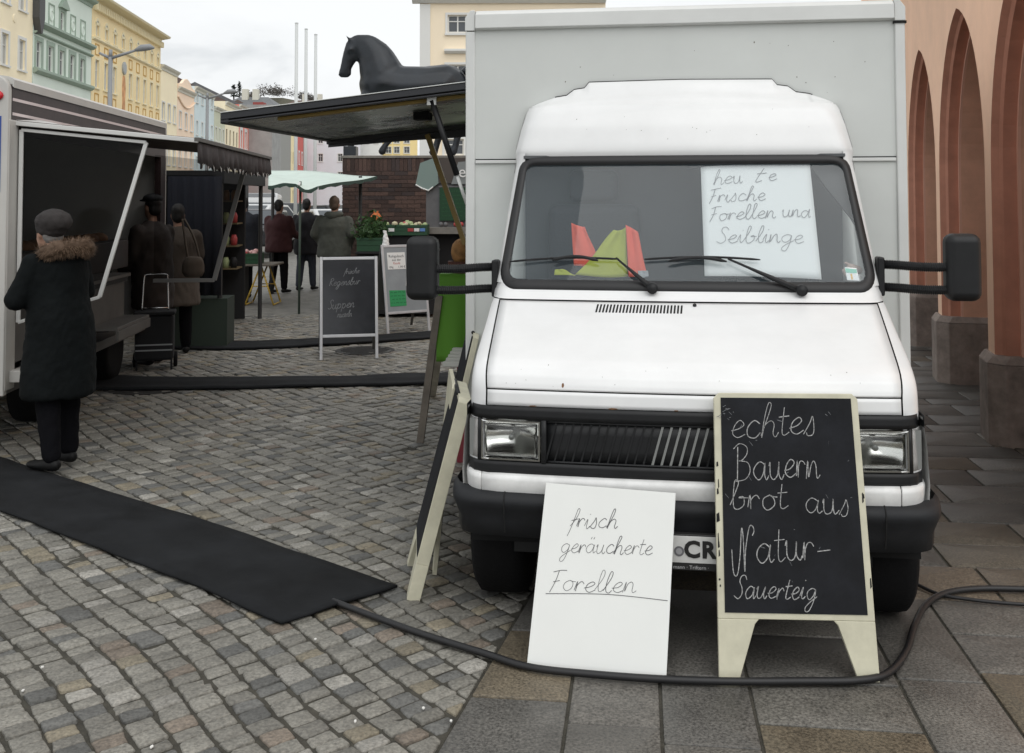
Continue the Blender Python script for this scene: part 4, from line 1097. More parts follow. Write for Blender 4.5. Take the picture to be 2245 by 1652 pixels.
# --- aluminium pavement signs in the market
def snap_sign(label, fl_px, fr_px, h, leg, back_dx, face_m, name='pavement_sign'):
    a, c = gnd(*fl_px), gnd(*fr_px); o = (a+c)/2; T = empty(name, o, 0, label, 'sign')
    X = c-a; W_ = float(np.linalg.norm(X)); X = X/W_; back = np.array([-X[1], X[0], 0.0])
    if back[1] < 0: back = -back
    f = frame_from((0, 0, 0), X, np.array([0, 0, 1.0])*h + back*.16*h)
    fr = .032
    for x in (-W_/2+fr/2, W_/2-fr/2):
        b = B(); slabpoly(b, f, [(x-fr/2, 0), (x+fr/2, 0), (x+fr/2, h), (x-fr/2, h)], -.02, .004); b.build('stile', M_alu, T, bevel=.004)
    for y in (leg, h-fr):
        b = B(); slabpoly(b, f, [(-W_/2+fr+.0005, y), (W_/2-fr-.0005, y), (W_/2-fr-.0005, y+fr), (-W_/2+fr+.0005, y+fr)], -.018, .003); b.build('rail', M_alu, T, bevel=.004)
    b = B(); slabpoly(b, f, [(-W_/2+fr, leg+fr), (W_/2-fr, leg+fr), (W_/2-fr, h-fr), (-W_/2+fr, h-fr)], -.014, -.003); b.build('face', face_m, T)
    top = np.array(f(0, h)); g2 = frame_from(top*1.0 + np.array([0, 0, 0]), X, -np.array([0, 0, 1.0])*h + back*.30)
    hb = h*1.03
    for x in (-W_/2+fr/2, W_/2-fr/2):
        b = B(); slabpoly(b, g2, [(x-fr/2, 0), (x+fr/2, 0), (x+fr/2, h*.99), (x-fr/2, h*.99)], .012, .03); b.build('rear_stile', M_alud, T, bevel=.004)
    b = B(); slabpoly(b, g2, [(-W_/2+fr, .03), (W_/2-fr, .03), (W_/2-fr, h-leg), (-W_/2+fr, h-leg)], .014, .024); b.build('rear_face', M_alud, T)
    return T, f, W_
M_alud = mat('grey_back_panel', (.085, .085, .08), .6)
M_bface = mat('blackboard_glossy', (.028, .030, .036), .18, nscale=2.5, namt=.4, spec=.6)
M_gface = mat('grey_poster_panel', (.30, .33, .35), .3, nscale=3, namt=.12)
T1, f1_, W1 = snap_sign('black pavement sign with white chalk lettering in an aluminium frame', (700, 790), (829, 786), 1.12, .24, .4, M_bface)
handwriting([('frische', -.05, .93, .030, .3, .05, 1.0), ('Regensbur', -.22, .80, .042, .3, .05, .95), ('Suppen', -.235, .545, .050, .25, .07, 1.0), ('nudeln', -.13, .455, .036, .3, .07, .8)], .006, .0006, f1_, m=M_chalkd, parent=T1, seed=21)
T2, f2_, W2 = snap_sign('grey pavement sign with a price sheet and a green note', (849, 735), (944, 727), 1.16, .26, .4, M_gface)
b = B(); slabpoly(b, f2_, [(-.245, .84), (.02, .84), (.02, 1.06), (-.245, 1.06)], -.003, .0); b.build('price_sheet', M_paper, T2)
M_print = mat('dark_print', (.06, .06, .07), .7); M_redp = mat('red_print', (.5, .08, .08), .7)
for txt, x, y, s_, mm in (('Rohgulasch', -.112, 1.01, .05, M_print), ('aus der', -.112, .962, .045, M_print), ('Keule', -.112, .918, .045, M_redp), ('100g', -.20, .868, .036, M_print), ('1,99 \u20ac', -.04, .868, .042, M_print)):
    printed(txt, s_, (lambda a, c, l, x=x, y=y: f2_(x+a, y+c, .001+l*.3)), mm, T2)
b = B(); slabpoly(b, f2_, [(.0, .62), (.10, .62), (.10, .80), (.03, .80)], -.003, .0); b.build('white_slip', M_paper, T2)
b = B(); slabpoly(b, f2_, [(-.25, .36), (-.01, .36), (-.01, .56), (-.25, .57)], -.003, .0002); b.build('green_note', mat('green_note_paper', (.04, .33, .12), .6), T2)
def scribble(par, f, x0, x1, y, h, m, seed, w=.006, lift=.001):
    r2 = random.Random(seed); b = B(); x = x0
    while x < x1:
        l = r2.uniform(.02, .05); P_ = [(x+l*k/6, y+(h/2 if k % 2 else -h/2)*r2.uniform(.3, 1)) for k in range(7)]
        b.grid([[f(p[0], p[1]+w/2, lift) for p in P_], [f(p[0], p[1]-w/2, lift) for p in P_]]); x += l+.015
    b.build('lettering', m, par)
M_gprint = mat('green_note_print', (.01, .06, .03), .7)
for i in range(4): scribble(T2, f2_, -.235+.02*(i == 2), -.03-.03*(i == 2), .54-.045*i, .02, M_gprint, 40+i, .006)

# ================================================================== SALES TRAILER ON THE LEFT
M_trw = mat('trailer_white', (.52, .51, .48), .45, nscale=3, namt=.06, bscale=10, bamt=.03)
M_trb = mat('trailer_brown_film', (.040, .025, .025), .45, spec=.3, nscale=6, namt=.35)
M_trs = mat('trailer_stripe', (.75, .66, .66), .5)
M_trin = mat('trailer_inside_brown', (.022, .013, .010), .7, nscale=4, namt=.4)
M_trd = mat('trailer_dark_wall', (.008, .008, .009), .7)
M_trg = mat('trailer_grey_skirt', (.10, .095, .088), .6, nscale=4, namt=.2)
M_wbar = mat('white_bar_paint', (.62, .62, .60), .45)
M_fab = mat('dark_fabric_valance', (.050, .042, .044), .85, nscale=7, namt=.35, bscale=30, bamt=.3)
M_clearp = glassmat('side_screen_plastic', (.55, .55, .55), .003, .08, 1.2)
M_trim_l = mat('valance_light_edge', (.45, .45, .44), .8)
TRA = R(4.6)
TR = empty('sales_trailer', (-3.44, 7.2, 0), TRA, 'white and brown striped sales trailer with raised flap on the left', 'trailer')
TL = 4.25
def tb(nm, m, *boxes, bevel=0.0, par=None):
    b = B()
    for q in boxes: b.box(*q)
    return b.build(nm, m, par or TR, bevel=bevel)
tb('rear_wall', M_trd, (-2.1, -2.06, 0, TL, .45, 2.55))
tb('floor', M_trg, (-2.1, -.02, 0, TL, .42, .5))
# end wall facing the viewer with a rounded shoulder
pts = [(-2.1, .42), (-.0, .42), (0, 2.50)] + [(-.10+.10*math.cos(R(a)), 2.50+.10*math.sin(R(a))) for a in range(15, 91, 15)] + [(-2.1, 2.60)]
b = B(); b.prism(pts, lambda x, z: (x, -.06, z), lambda x, z: (x, .0, z)); b.build('end_wall', M_trw, TR, bevel=.01)
b = B(); b.prism(pts, lambda x, z: (x, TL, z), lambda x, z: (x, TL+.05, z)); b.build('end_wall', M_trw, TR)
b = B(); b.prism([(-2.1, 2.55), (-.02, 2.55), (.012, 2.52), (.012, 2.575)] + [(-.07+.085*math.cos(R(a)), 2.56+.045*math.sin(R(a))) for a in (30, 60, 90)] + [(-2.1, 2.60)], lambda x, z: (x, .002, z), lambda x, z: (x, TL-.002, z)); b.build('roof', M_trw, TR)
FA = empty('fascia', parent=TR)
tb('brown_panel', M_trb, (-.03, .0, .002, TL-.002, 2.20, 2.545), par=FA)
for z in (2.33, 2.43): tb('stripe', M_trs, (.0, .004, .01, TL-.01, z, z+.020), par=FA)
tb('corner_post', M_trw, (-.06, .006, -.05, .12, .45, 2.30), bevel=.01)
tb('corner_post', M_trb, (-.06, .004, TL-.2, TL-.004, .45, 2.2))
LW = empty('lower_side', parent=TR)
tb('skirt_panel', M_trg, (-.05, .0, .13, 2.75, .62, .98), par=LW)
tb('counter_front', M_trd, (-.02, .03, .13, 2.75, .985, 1.03), par=LW)
tb('counter', M_trg, (-.7, .06, .13, 2.75, 1.031, 1.06), par=LW)
tb('step_tray', M_trg, (.07, .30, 1.5, 2.5, .66, .69), (.285, .31, 1.5, 2.5, .58, .66), par=LW, bevel=.004)
tb('lower_ledge', M_trw, (.002, .20, .02, 1.2, .50, .58), par=LW, bevel=.006)
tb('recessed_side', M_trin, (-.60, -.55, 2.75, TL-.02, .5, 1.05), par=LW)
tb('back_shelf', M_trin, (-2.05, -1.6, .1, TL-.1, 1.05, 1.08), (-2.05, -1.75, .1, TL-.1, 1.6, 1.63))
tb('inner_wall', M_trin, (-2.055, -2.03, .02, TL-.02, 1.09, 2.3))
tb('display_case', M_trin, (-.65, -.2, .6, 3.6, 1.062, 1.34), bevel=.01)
for i in range(10):
    b = B(); b.sphere((-.42, .8+.28*i, 1.36), .10, 10, 6, (1, 1.1, .6)); b.build('loaf', mat('bread_crust', (.20, .09, .035), .8, nscale=20, namt=.3), TR, smooth=True)
for t_ in (1.2, 3.0):
    b = B(); b.lathe([(.19, -.1), (.30, -.1), (.31, .0), (.30, .1), (.19, .1)], (-.25, t_, .31), 24, 'x'); b.build('wheel', M_tyre, TR, smooth=True)
# lamp cluster and blue emblem on the end wall
b = B(); b.sphere((-.10, -.07, 2.46), .05, 12, 8, (1.4, .5, .8)); b.build('red_lamp', mat('red_lamp_lens', (.55, .02, .03), .25), TR, smooth=True)
b = B(); b.prism([(-.115-.3*math.cos(R(a)), 2.06+.26*math.sin(R(a))) for a in range(-90, 91, 10)], lambda x, z: (x+.07, -.064, z), lambda x, z: (x+.07, -.0605, z)); b.build('blue_emblem', mat('blue_paint', (.02, .07, .32), .4), TR)
# flap
TF = empty('flap', parent=TR)
fn = 1.225
tfz = lambda n: 2.275 - .118*n/fn
b = B(); b.add([(0, .08, tfz(0)), (fn, .08, tfz(fn)), (fn, 3.5, tfz(fn)), (0, 3.5, tfz(0))], [(0, 1, 2, 3)]); b.build('flap_panel', mat('flap_brown_underside', (.05, .035, .03), .5, nscale=3, namt=.3), TF, solid=.025)
b = B(); b.bar((0, .07, tfz(0)+.004), (fn+.02, .07, tfz(fn)+.004), .024, .032); b.build('near_edge', M_wbar, TF, bevel=.005)
b = B(); b.bar((fn+.01, .055, tfz(fn)+.012), (fn+.01, 3.52, tfz(fn)+.012), .035, .03); b.build('outer_edge', M_trg, TF, bevel=.004)
b = B(); b.add([(0, .08, tfz(0)+.028), (.35, .08, tfz(.35)+.02), (.05, .4, tfz(0)+.05)], [(0, 1, 2)]); b.build('hinge_cover', M_wbar, TF, solid=.01)
# scalloped valance
VL = empty('valance', parent=TF)
def val(nm, path, n, drop):
    P_ = [np.array(p) for p in path]; b = B(); top, bot = [], []; e_ = B()
    N = n*8
    for i in range(N+1):
        t = i/N; q = t*(len(P_)-1); k = min(int(q), len(P_)-2); p = P_[k]+(P_[k+1]-P_[k])*(q-k)
        wave = .014*math.sin(t*n*2.3*math.pi)+.008*math.sin(t*n*5.1)
        ph = (t*n) % 1; d = drop + .045*(1-abs(2*ph-1))
        top.append((p[0], p[1], p[2])); bot.append((p[0]+wave, p[1], p[2]-d))
    mid = [tuple((np.array(a)*.5+np.array(c)*.5)+np.array([.008*math.sin(i*.7), 0, 0])) for i, (a, c) in enumerate(zip(top, bot))]
    b.grid([top, mid, bot]); b.build(nm, M_fab, VL, smooth=True, solid=.003)
    for k in range(n):
        t = (k+.5)/n; i = int(t*N); p = bot[i]
        e2 = B(); e2.add([(p[0]+.004, p[1]-.05, p[2]+.045), (p[0]+.004, p[1], p[2]-.002), (p[0]+.004, p[1]+.05, p[2]+.045), (p[0]+.004, p[1], p[2]+.03)], [(0, 1, 2, 3)]); e2.build('scallop_trim', M_trim_l, VL, solid=.002)
val('side_cloth', [(fn+.012, .09, tfz(fn)), (fn+.012, 3.5, tfz(fn))], 14, .15)
# clear side screens with white frames
def screen(nm, P_, m, w, t_, sides=(0, 1, 2, 3)):
    Sx = empty(nm, parent=TR)
    for i in sides:
        a, c = P_[i], P_[(i+1) % len(P_)]; b = B(); b.bar((a[0], t_, a[1]), (c[0], t_, c[1]), w, w*.8); b.build('bar', m, Sx, bevel=.003)
    b = B(); b.poly([(p[0], t_, p[1]) for p in P_]); b.build('sheet', M_clearp, Sx)
screen('side_screen', [(.03, 2.235), (.88, 2.15), (.575, 1.07), (.03, .90)], M_wbar, .028, .10)
screen('side_screen', [(.10, 2.2), (1.0, 2.1), (.70, .93), (.10, .93)], mat('grey_bar_paint', (.22, .22, .215), .5), .045, 3.42, (1, 2))

# ================================================================== HOUSES AROUND THE SQUARE
FAZ = 4.78
ft = np.array([-math.sin(R(FAZ)), math.cos(R(FAZ)), 0]); FP = np.array([(197-PRX)/FPX*80, 80.0, 0])
M_pane = mat('window_pane_dark', (.06, .07, .08), .12, spec=.8)
M_panel_ = mat('window_pane_curtained', (.42, .42, .40), .3)
M_wfr = mat('window_frame_white', (.72, .72, .69), .6)
M_cornw = mat('cornice_cream', (.66, .64, .55), .8)
M_roofg = mat('roof_grey_metal', (.13, .135, .14), .6, nscale=2, namt=.3)
M_roofb = mat('roof_brown_tiles', (.14, .10, .085), .8, nscale=2, namt=.3)
def wall_mesh(L_, H, holes, x=0.0, depth=.22):
    """wall in the plane x (s along y), with real recessed openings"""
    ys = sorted({0, L_} | {h[0] for h in holes} | {h[1] for h in holes}); z_ = sorted({0, H} | {h[2] for h in holes} | {h[3] for h in holes})
    b = B()
    for i in range(len(ys)-1):
        for j in range(len(z_)-1):
            cy, cz = (ys[i]+ys[i+1])/2, (z_[j]+z_[j+1])/2
            if any(h[0] < cy < h[1] and h[2] < cz < h[3] for h in holes): continue
            b.quad((x, ys[i], z_[j]), (x, ys[i+1], z_[j]), (x, ys[i+1], z_[j+1]), (x, ys[i], z_[j+1]))
    for a, c, e, f in holes:
        d = x-depth
        b.quad((x, a, e), (x, c, e), (d, c, e), (d, a, e)); b.quad((x, a, f), (d, a, f), (d, c, f), (x, c, f)); b.quad((x, a, e), (d, a, e), (d, a, f), (x, a, f)); b.quad((x, c, e), (x, c, f), (d, c, f), (d, c, e))
    return b
_wcache = {}
def window(par, y, z, w, h, fm=None, pm=None, sur=.14, surm=None, mull=True, arch=False, sill=True):
    key = (round(w, 2), round(h, 2), fm, pm, sur, surm, mull, arch, sill)
    if key not in _wcache:
        b = B(); t = .07; d0, d1 = -.19, -.11
        b.box(d0, d1, -w/2, w/2, 0, t); b.box(d0, d1, -w/2, w/2, h-t, h); b.box(d0, d1, -w/2, -w/2+t, t, h-t); b.box(d0, d1, w/2-t, w/2, t, h-t)
        if mull: b.box(d0, d1-.005, -.035, .035, t, h-t); b.box(d0, d1-.008, -w/2+t, w/2-t, h*.62, h*.62+.05)
        fme = b.mesh('window', fm or M_wfr)
        b = B(); b.quad((-.17, -w/2, 0), (-.17, w/2, 0), (-.17, w/2, h), (-.17, -w/2, h)); pme = b.mesh('pane', pm or M_pane)
        sme = None
        if sur:
            b = B(); s = sur; b.box(0, .05, -w/2-s, -w/2, -.02, h+s); b.box(0, .05, w/2, w/2+s, -.02, h+s); b.box(0, .052, -w/2, w/2, h, h+s)
            if arch:
                for k in range(12):
                    a0, a1 = math.pi*k/12, math.pi*(k+1)/12; r0, r1 = w/2, w/2+s
                    P_ = [(r*math.cos(a), h+r*math.sin(a)) for r, a in ((r0, a0), (r1, a0), (r1, a1), (r0, a1))]
                    b.prism(P_, lambda yy, zz: (.0, yy, zz), lambda yy, zz: (.05, yy, zz))
            if sill: b.box(0, .12, -w/2-s*1.2, w/2+s*1.2, -.14, -.021)
            sme = b.mesh('surround', surm or M_wfr)
        ame = None
        if arch:
            b = B(); b.poly([(.004, w/2*math.cos(math.pi*k/14), h+w/2*math.sin(math.pi*k/14)) for k in range(15)]); ame = b.mesh('arch_head', pm or M_pane)
        _wcache[key] = (fme, pme, sme, ame)
    fme, pme, sme, ame = _wcache[key]
    o = link('window', fme, par); o.location = (0, y, z)
    p = link('pane', pme, o)
    if sme: link('surround', sme, o)
    if ame: link('arch_head', ame, o)
    return o
def house(name, label, d0, d1, H, col, wins, extra=None, roof=None, roofh=0.0, nv=.06, cornice=.35, cm=None, depth=12, wkw=None):
    s0 = (d0-80)/math.cos(R(FAZ)); L_ = (d1-d0)/math.cos(R(FAZ)); o = FP+ft*s0
    Hs = empty(name, o, R(FAZ), label, 'house', None)
    m = mat('render_'+label[:18].replace(' ', '_')+str(d0), col, .85, nscale=.25, namt=nv, bscale=4, bamt=.1)
    holes = [(y-w/2, y+w/2, z, z+h) for (y, z, w, h, *k) in wins]
    wall_mesh(L_, H, holes).build('wall', m, Hs)
    b = B(); b.quad((0, 0, 0), (-depth, 0, 0), (-depth, 0, H), (0, 0, H)); b.build('side_wall', m, Hs)
    b = B(); b.quad((0, L_, 0), (-depth, L_, 0), (-depth, L_, H), (0, L_, H)); b.build('side_wall', m, Hs)
    for (y, z, w, h, *k) in wins:
        kw = {'pm': random.choice((M_pane, M_pane, M_panel_))}; kw.update(wkw or {}); kw.update(k[0] if k else {}); window(Hs, y, z, w, h, **kw)
    if cornice:
        b = B(); b.prism([(-.1, H-.5), (.08, H-.5), (.12, H-.3), (cornice, H-.15), (cornice+.08, H), (-.1, H)], lambda x, z: (x, .01, z), lambda x, z: (x, L_-.01, z)); b.build('cornice', cm or M_cornw, Hs)
    rm = roof or M_roofg
    b = B(); b.add([(.15, 0, H+.02), (.15, L_, H+.02), (-depth/2, L_, H+roofh+.05), (-depth/2, 0, H+roofh+.05), (-depth, 0, H), (-depth, L_, H)], [(0, 1, 2, 3), (3, 2, 5, 4), (0, 3, 4), (1, 5, 2)]); b.build('roof', rm, Hs)
    return Hs, L_, m
def molding(par, nm, m, y0, y1, z, hgt, out):
    b = B(); b.prism([(0, z), (out*.4, z), (out, z+hgt*.5), (out, z+hgt), (0, z+hgt)], lambda x, zz: (x, y0, zz), lambda x, zz: (x, y1, zz)); return b.build(nm, m, par)
cw = {'pm': M_panel_}
# cream house, nearest on the left
Y = lambda d: (d-50)/math.cos(R(FAZ))
H1, L1, m1 = house('town_house', 'cream house at the left edge of the square', 50, 67.9, 19, srgb(252, 238, 206),
    [(Y(d), z, 1.05, 1.9) for d in (57.2, 60.3, 63.4, 66.1) for z in (5.8, 9.95, 13.75)], wkw={'pm': M_panel_, 'sur': .2})
for d in (58.5, 61.7, 64.8):
    b = B(); b.lathe([(.28, 0), (.25, .05), (.0, .06)], (0, Y(d), 13.0), 12, 'x'); b.build('rosette', m1, H1)
# pale green house
Y = lambda d: (d-68)/math.cos(R(FAZ))
M_grn = mat('green_trim', srgb(158, 174, 160), .8)
H2, L2, m2 = house('town_house', 'pale green house with dark green window mouldings', 68, 79.9, 16.9, srgb(222, 233, 222),
    [(Y(d), 10.45, 1.0, 1.75) for d in (69.0, 71.2, 73.4, 75.6, 77.8)] + [(Y(73.4), 13.55, .85, 1.4), (Y(69.0), 13.55, .85, 1.4)] + [(Y(d), 6.2, 1.0, 1.9) for d in (69, 71.2, 73.4, 75.6, 77.8)],
    wkw={'surm': M_grn, 'sur': .28}, cm=M_grn, cornice=.45)
for z, hh, oo in ((13.15, .32, .42), (12.62, .16, .22), (10.02, .34, .32)): molding(H2, 'cornice_band', M_grn, .05, L2-.05, z, hh, oo)
for d in (71.2, 75.6, 77.8):
    for q in ((-.55, -.47, 13.5, 15.1), (.47, .55, 13.5, 15.1), (-.47, .47, 13.5, 13.58), (-.47, .47, 15.02, 15.1)):
        b = B(); b.box(.0, .06, Y(d)+q[0], Y(d)+q[1], q[2], q[3]); b.build('panel_frame', M_grn, H2)
    b = B(); b.lathe([(.40, 0), (.40, .05), (.33, .08), (.30, .03), (0, .05)], (0, Y(d), 14.3), 18, 'x'); b.build('medallion', m2, H2)
b = B(); b.prism([(-.85, 15.15), (.85, 15.15), (.75, 15.35), (0, 15.9), (-.75, 15.35)], lambda y, z: (.0, Y(73.4)+y, z), lambda y, z: (.25, Y(73.4)+y, z)); b.build('pediment', M_grn, H2)
b = B(); b.prism([(-.1, 12.6), (-.5, 13.6), (-.5, 15.0), (.5, 15.0), (.5, 13.6), (.1, 12.6)], lambda y, z: (.0, y+.3, z), lambda y, z: (.45, y+.3, z)); b.build('rainwater_hopper', mat('hopper_dark', (.07, .07, .07), .6), H2)
# ochre house
Y = lambda d: (d-80)/math.cos(R(FAZ))
M_och = mat('ochre_trim', srgb(200, 158, 84), .8); M_oc2 = mat('ochre_cream_trim', srgb(238, 226, 190), .8)
ys = [1.3+2.33*k for k in range(9)]
skip = 4
H3, L3, m3 = house('town_house', 'long ochre house with arched attic windows', 80, 100.9, 17.4, srgb(246, 224, 176),
    [(y, 14.45, .75, .85, {'arch': True, 'sur': .2, 'surm': M_oc2, 'mull': False}) for y in ys] + [(y, z, .95, 2.15) for i, y in enumerate(ys) for z in (6.4, 10.45) if i != 3 or z < 8],
    wkw={'surm': M_oc2, 'pm': M_panel_, 'sur': .18}, cm=M_oc2, cornice=.9)
molding(H3, 'cornice_band', M_oc2, .05, L3-.05, 14.05, .2, .18)
b = B()
for k in range(44):
    b = B(); b.box(0, .35, .2+k*.475, .42+k*.475, 16.35, 16.85); b.build('dentil', M_oc2, H3)
for i, y in enumerate(ys):
    for z0, z1 in ((12.95, 13.85), (9.1, 10.0)):
        if i == 3: continue
        b = B(); a, c = y-.5, y+.5
        b.box(0, .04, a, c, z0, z0+.09); b.box(0, .04, a, c, z1-.09, z1); b.box(0, .04, a, a+.09, z0+.09, z1-.09); b.box(0, .04, c-.09, c, z0+.09, z1-.09); b.build('relief_panel', M_och, H3)
b = B(); b.prism([(-.5, 8.6), (.5, 8.6), (.42, 10.2), (.55, 11.2), (.3, 12.2), (-.35, 12.2), (-.5, 11.2), (-.38, 10.0)], lambda y, z: (0, ys[3]+y+.4, z), lambda y, z: (.02, ys[3]+y+.4, z)); b.build('mural', mat('mural_paint', srgb(214, 158, 112), .85, nscale=1.2, namt=.4), H3)
b = B(); b.lathe([(.55, 0), (.55, .12), (.4, .16), (.0, .17)], (0, ys[3]+.3, 12.85), 20, 'x'); b.build('clock', mat('clock_grey', srgb(168, 172, 172), .6), H3)
# farther houses of the row
def row_house(label, d0, d1, H, rgb, nwin, zrows, w=.9, h=1.5, roofh=0, roof=None, wk=None):
    L_ = d1-d0; return house('town_house', label, d0, d1, H, srgb(*rgb), [(L_*(k+.5)/nwin, z, w, h) for k in range(nwin) for z in zrows], roofh=roofh, roof=roof, wkw=wk or {}, cornice=.3)
row_house('pale yellow house next to the long ochre house', 101, 107.9, 14.8, (254, 240, 206), 3, (5.2, 9.5), 1.0, 1.7)
Hp, Lp, mp_ = row_house('pink house with curved gable', 108, 115.9, 13.4, (252, 226, 200), 3, (5.2, 9.2), 1.0, 1.7)
b = B(); b.prism([(0, 13.2), (Lp, 13.2), (Lp, 13.7), (Lp*.8, 13.9), (Lp*.65, 14.4), (Lp*.5, 14.6), (Lp*.35, 14.4), (Lp*.2, 13.9), (0, 13.7)], lambda y, z: (-.2, y, z), lambda y, z: (.1, y, z)); b.build('gable', mp_, Hp)
b = B(); b.tube([(.08, Lp*t, 12.4-.9*math.sin(math.pi*t)) for t in np.linspace(0, 1, 14)], .10, 6); b.build('curved_moulding', mp_, Hp)
row_house('pale blue house with small attic windows', 116, 126.9, 14.3, (216, 230, 232), 4, (5.0, 9.0, 12.6), .9, 1.5, 1.0)
row_house('grey green house in the far row', 127, 133.9, 13.0, (206, 208, 184), 3, (5.0, 8.9), .9, 1.6, 2.0)
wb = {'fm': mat('window_frame_brown', (.12, .07, .04), .6), 'sur': 0}
row_house('cream house with brown windows beside the grey green one', 134, 143.9, 14.3, (250, 238, 206), 4, (5.0, 8.8), 1.0, 2.0, 3.0, M_roofb, wb)
row_house('red house with white window surrounds', 144, 162.9, 14.8, (228, 140, 126), 5, (4.4, 8.9), 1.3, 2.4, 3.0, None, {'sur': .45, 'pm': M_panel_})
row_house('olive green narrow house in the far row', 163, 176.9, 14.0, (200, 196, 150), 3, (4.4, 8.6), 1.1, 2.0, 3.0)
row_house('yellow house before the red corner house', 177, 205.9, 15.0, (250, 234, 186), 8, (1.2, 4.8, 8.6), 1.2, 2.2, 3.5, M_roofb, wb)
row_house('red corner house at the far end of the row', 206, 221, 15.5, (212, 108, 100), 3, (1.2, 4.8, 8.8), 1.4, 2.4, 3, None, {'sur': .4, 'pm': M_panel_})
# large roofs rising behind the row
def roofblock(label, x0, x1, ytop, ybot, d, m, cat='house'):
    a, c = at(x0, ybot, d), at(x1, ybot, d); zt = at((x0+x1)/2, ytop, d)[2]
    T = empty('rooftop', (a[0], d, 0), 0, label, cat); w = c[0]-a[0]; zb = a[2]
    b = B(); b.box(0, w, 0, 14, 0, zb); b.build('wall', mat('plain_grey_render', (.33, .33, .31), .85), T)
    b = B(); b.add([(-.4, -.4, zb), (w+.4, -.4, zb), (w+.4, 14.4, zb), (-.4, 14.4, zb), (w*.2, 6, zt), (w*.75, 6, zt)], [(0, 1, 5, 4), (1, 2, 5), (2, 3, 4, 5), (3, 0, 4)]); b.build('roof', m, T)
    for k in (.35, .55): b = B(); b.box(w*k-.5, w*k+.5, 4, 5, zb, zt+1.2); b.build('chimney', M_cornw, T)
    return T
roofblock('large grey hipped roof behind the far row', 482, 600, 205, 232, 175, M_roofg)
roofblock('long brown grey roof below the wooded hill', 600, 770, 214, 242, 230, M_roofb)
a = at(522, 249, 152); c = at(597, 249, 152); T = empty('stair_tower', (a[0], 152, 0), 0, 'plain grey block above the far row of houses', 'house')
b = B(); b.box(0, c[0]-a[0], 0, 6, 0, at(522, 229, 152)[2]); b.build('wall', mat('plain_concrete', (.34, .34, .33), .9, nscale=.6, namt=.15), T)
b = B(); b.box(1.9, 3.4, 1, 3, at(522, 229, 152)[2], at(522, 222, 152)[2]); b.build('red_chimney', mat('red_brick_stack', (.30, .07, .06), .8), T)
# houses closing the square at the far end
def front_house(label, x0, x1, d, H, rgb, wins, extra=None):
    a = at(x0, HORY, d)[0]; c = at(x1, HORY, d)[0]; T = empty('town_house', (a, d, 0), R(-90), label, 'house'); L_ = c-a
    m = mat('render_'+label[:22].replace(' ', '_'), srgb(*rgb), .85, nscale=.25, namt=.04)
    ws = []
    for (x, y0, y1, wpx) in wins:
        p, q = at(x, y0, d), at(x, y1, d); ws.append((p[0]-a, q[2], wpx*d/FPX, p[2]-q[2]))
    wall_mesh(L_, H, [(y-w/2, y+w/2, z, z+h) for y, z, w, h in ws]).build('wall', m, T)
    for y, z, w, h in ws: window(T, y, z, w, h, sur=.12)
    b = B(); b.quad((0, 0, 0), (-10, 0, 0), (-10, 0, H), (0, 0, H)); b.build('side_wall', m, T)
    b = B(); b.add([(.3, 0, H), (.3, L_, H), (-6, L_, H+4), (-6, 0, H+4)], [(0, 1, 2, 3)]); b.build('roof', M_roofb, T)
    return T, L_, m
# local frame turned by -90 deg: local y runs to the right, local x faces the viewer
front_house('pale grey house closing the far end of the square', 671, 790, 222, 18, (222, 225, 230), [(x, y, y+17, 10) for x in (703, 746, 775) for y in (297, 337, 377)])
front_house('white house at the far end beside the pale grey one', 790, 838, 226, 17, (236, 236, 232), [(x, y, y+14, 8) for x in (805, 825) for y in (300, 350)])
front_house('yellow house at the far end behind the horse plinth', 838, 915, 228, 17, (244, 222, 160), [(x, y, y+14, 12) for x in (852, 870, 892) for y in (300, 322, 360)])
T, L_, m_ = front_house('cream house with white pilaster behind the sales van', 920, 1330, 55, 12.3, (247, 231, 204), [(1004, 33, 72, 44), (1100, 33, 72, 44), (1004, 142, 205, 48), (996, 305, 340, 42), (1100, 305, 340, 42)])
b = B(); b.box(0, .10, 0, .55, 0, 12.0); b.build('pilaster', M_wfr, T)
b = B(); b.prism([(-.1, 12.05), (.15, 12.05), (.5, 12.3), (.5, 12.5), (-.1, 12.5)], lambda x, z: (x, -.4, z), lambda x, z: (x, L_, z)); b.build('cornice', M_wfr, T)
molding(T, 'window_hood', M_wfr, 1.3, 3.0, at(1004, 118, 55)[2], .22, .3)
molding(T, 'string_course', M_wfr, .55, L_, 6.6, .25, .15)

# ---- wooded hill behind the roofs
hp = [(440, 262), (500, 245), (545, 226), (580, 214), (620, 214), (660, 222), (700, 234), (740, 246), (800, 262)]
b = B(); top = [at(x, y, 430) for x, y in hp]
b.grid([[(p[0], 380, 0) for p in top], [(p[0], 405, p[2]*.6) for p in top], [tuple(p) for p in top], [(p[0], 520, p[2]*.8) for p in top]])
tag(b.build('hill', mat('hill_winter_ground', (.09, .085, .06), .95, nscale=.1, namt=.3), smooth=True), kind='structure')
def tuft(b, c, r, h, n, rr2, conif=False):
    for _ in range(n):
        t = rr2.random(); 
        if conif: rad = r*(1-t)*rr2.uniform(.4, 1); z = h*t
        else:
            a_ = math.acos(rr2.uniform(-1, 1)); q = rr2.random()**.4; rad = r*q*math.sin(a_); z = h*.6+h*.4*q*math.cos(a_)
        an_ = rr2.uniform(0, 6.283); p = np.array([c[0]+rad*math.cos(an_), c[1]+rad*math.sin(an_), c[2]+z]); s_ = rr2.uniform(.25, .6)
        d1_, d2_ = np.array([rr2.gauss(0, 1) for _ in range(3)])*s_*.6, np.array([rr2.gauss(0, 1) for _ in range(3)])*s_*.6
        b.add([p, p+d1_, p+d2_], [(0, 1, 2)])
r3 = random.Random(5)
b = B()
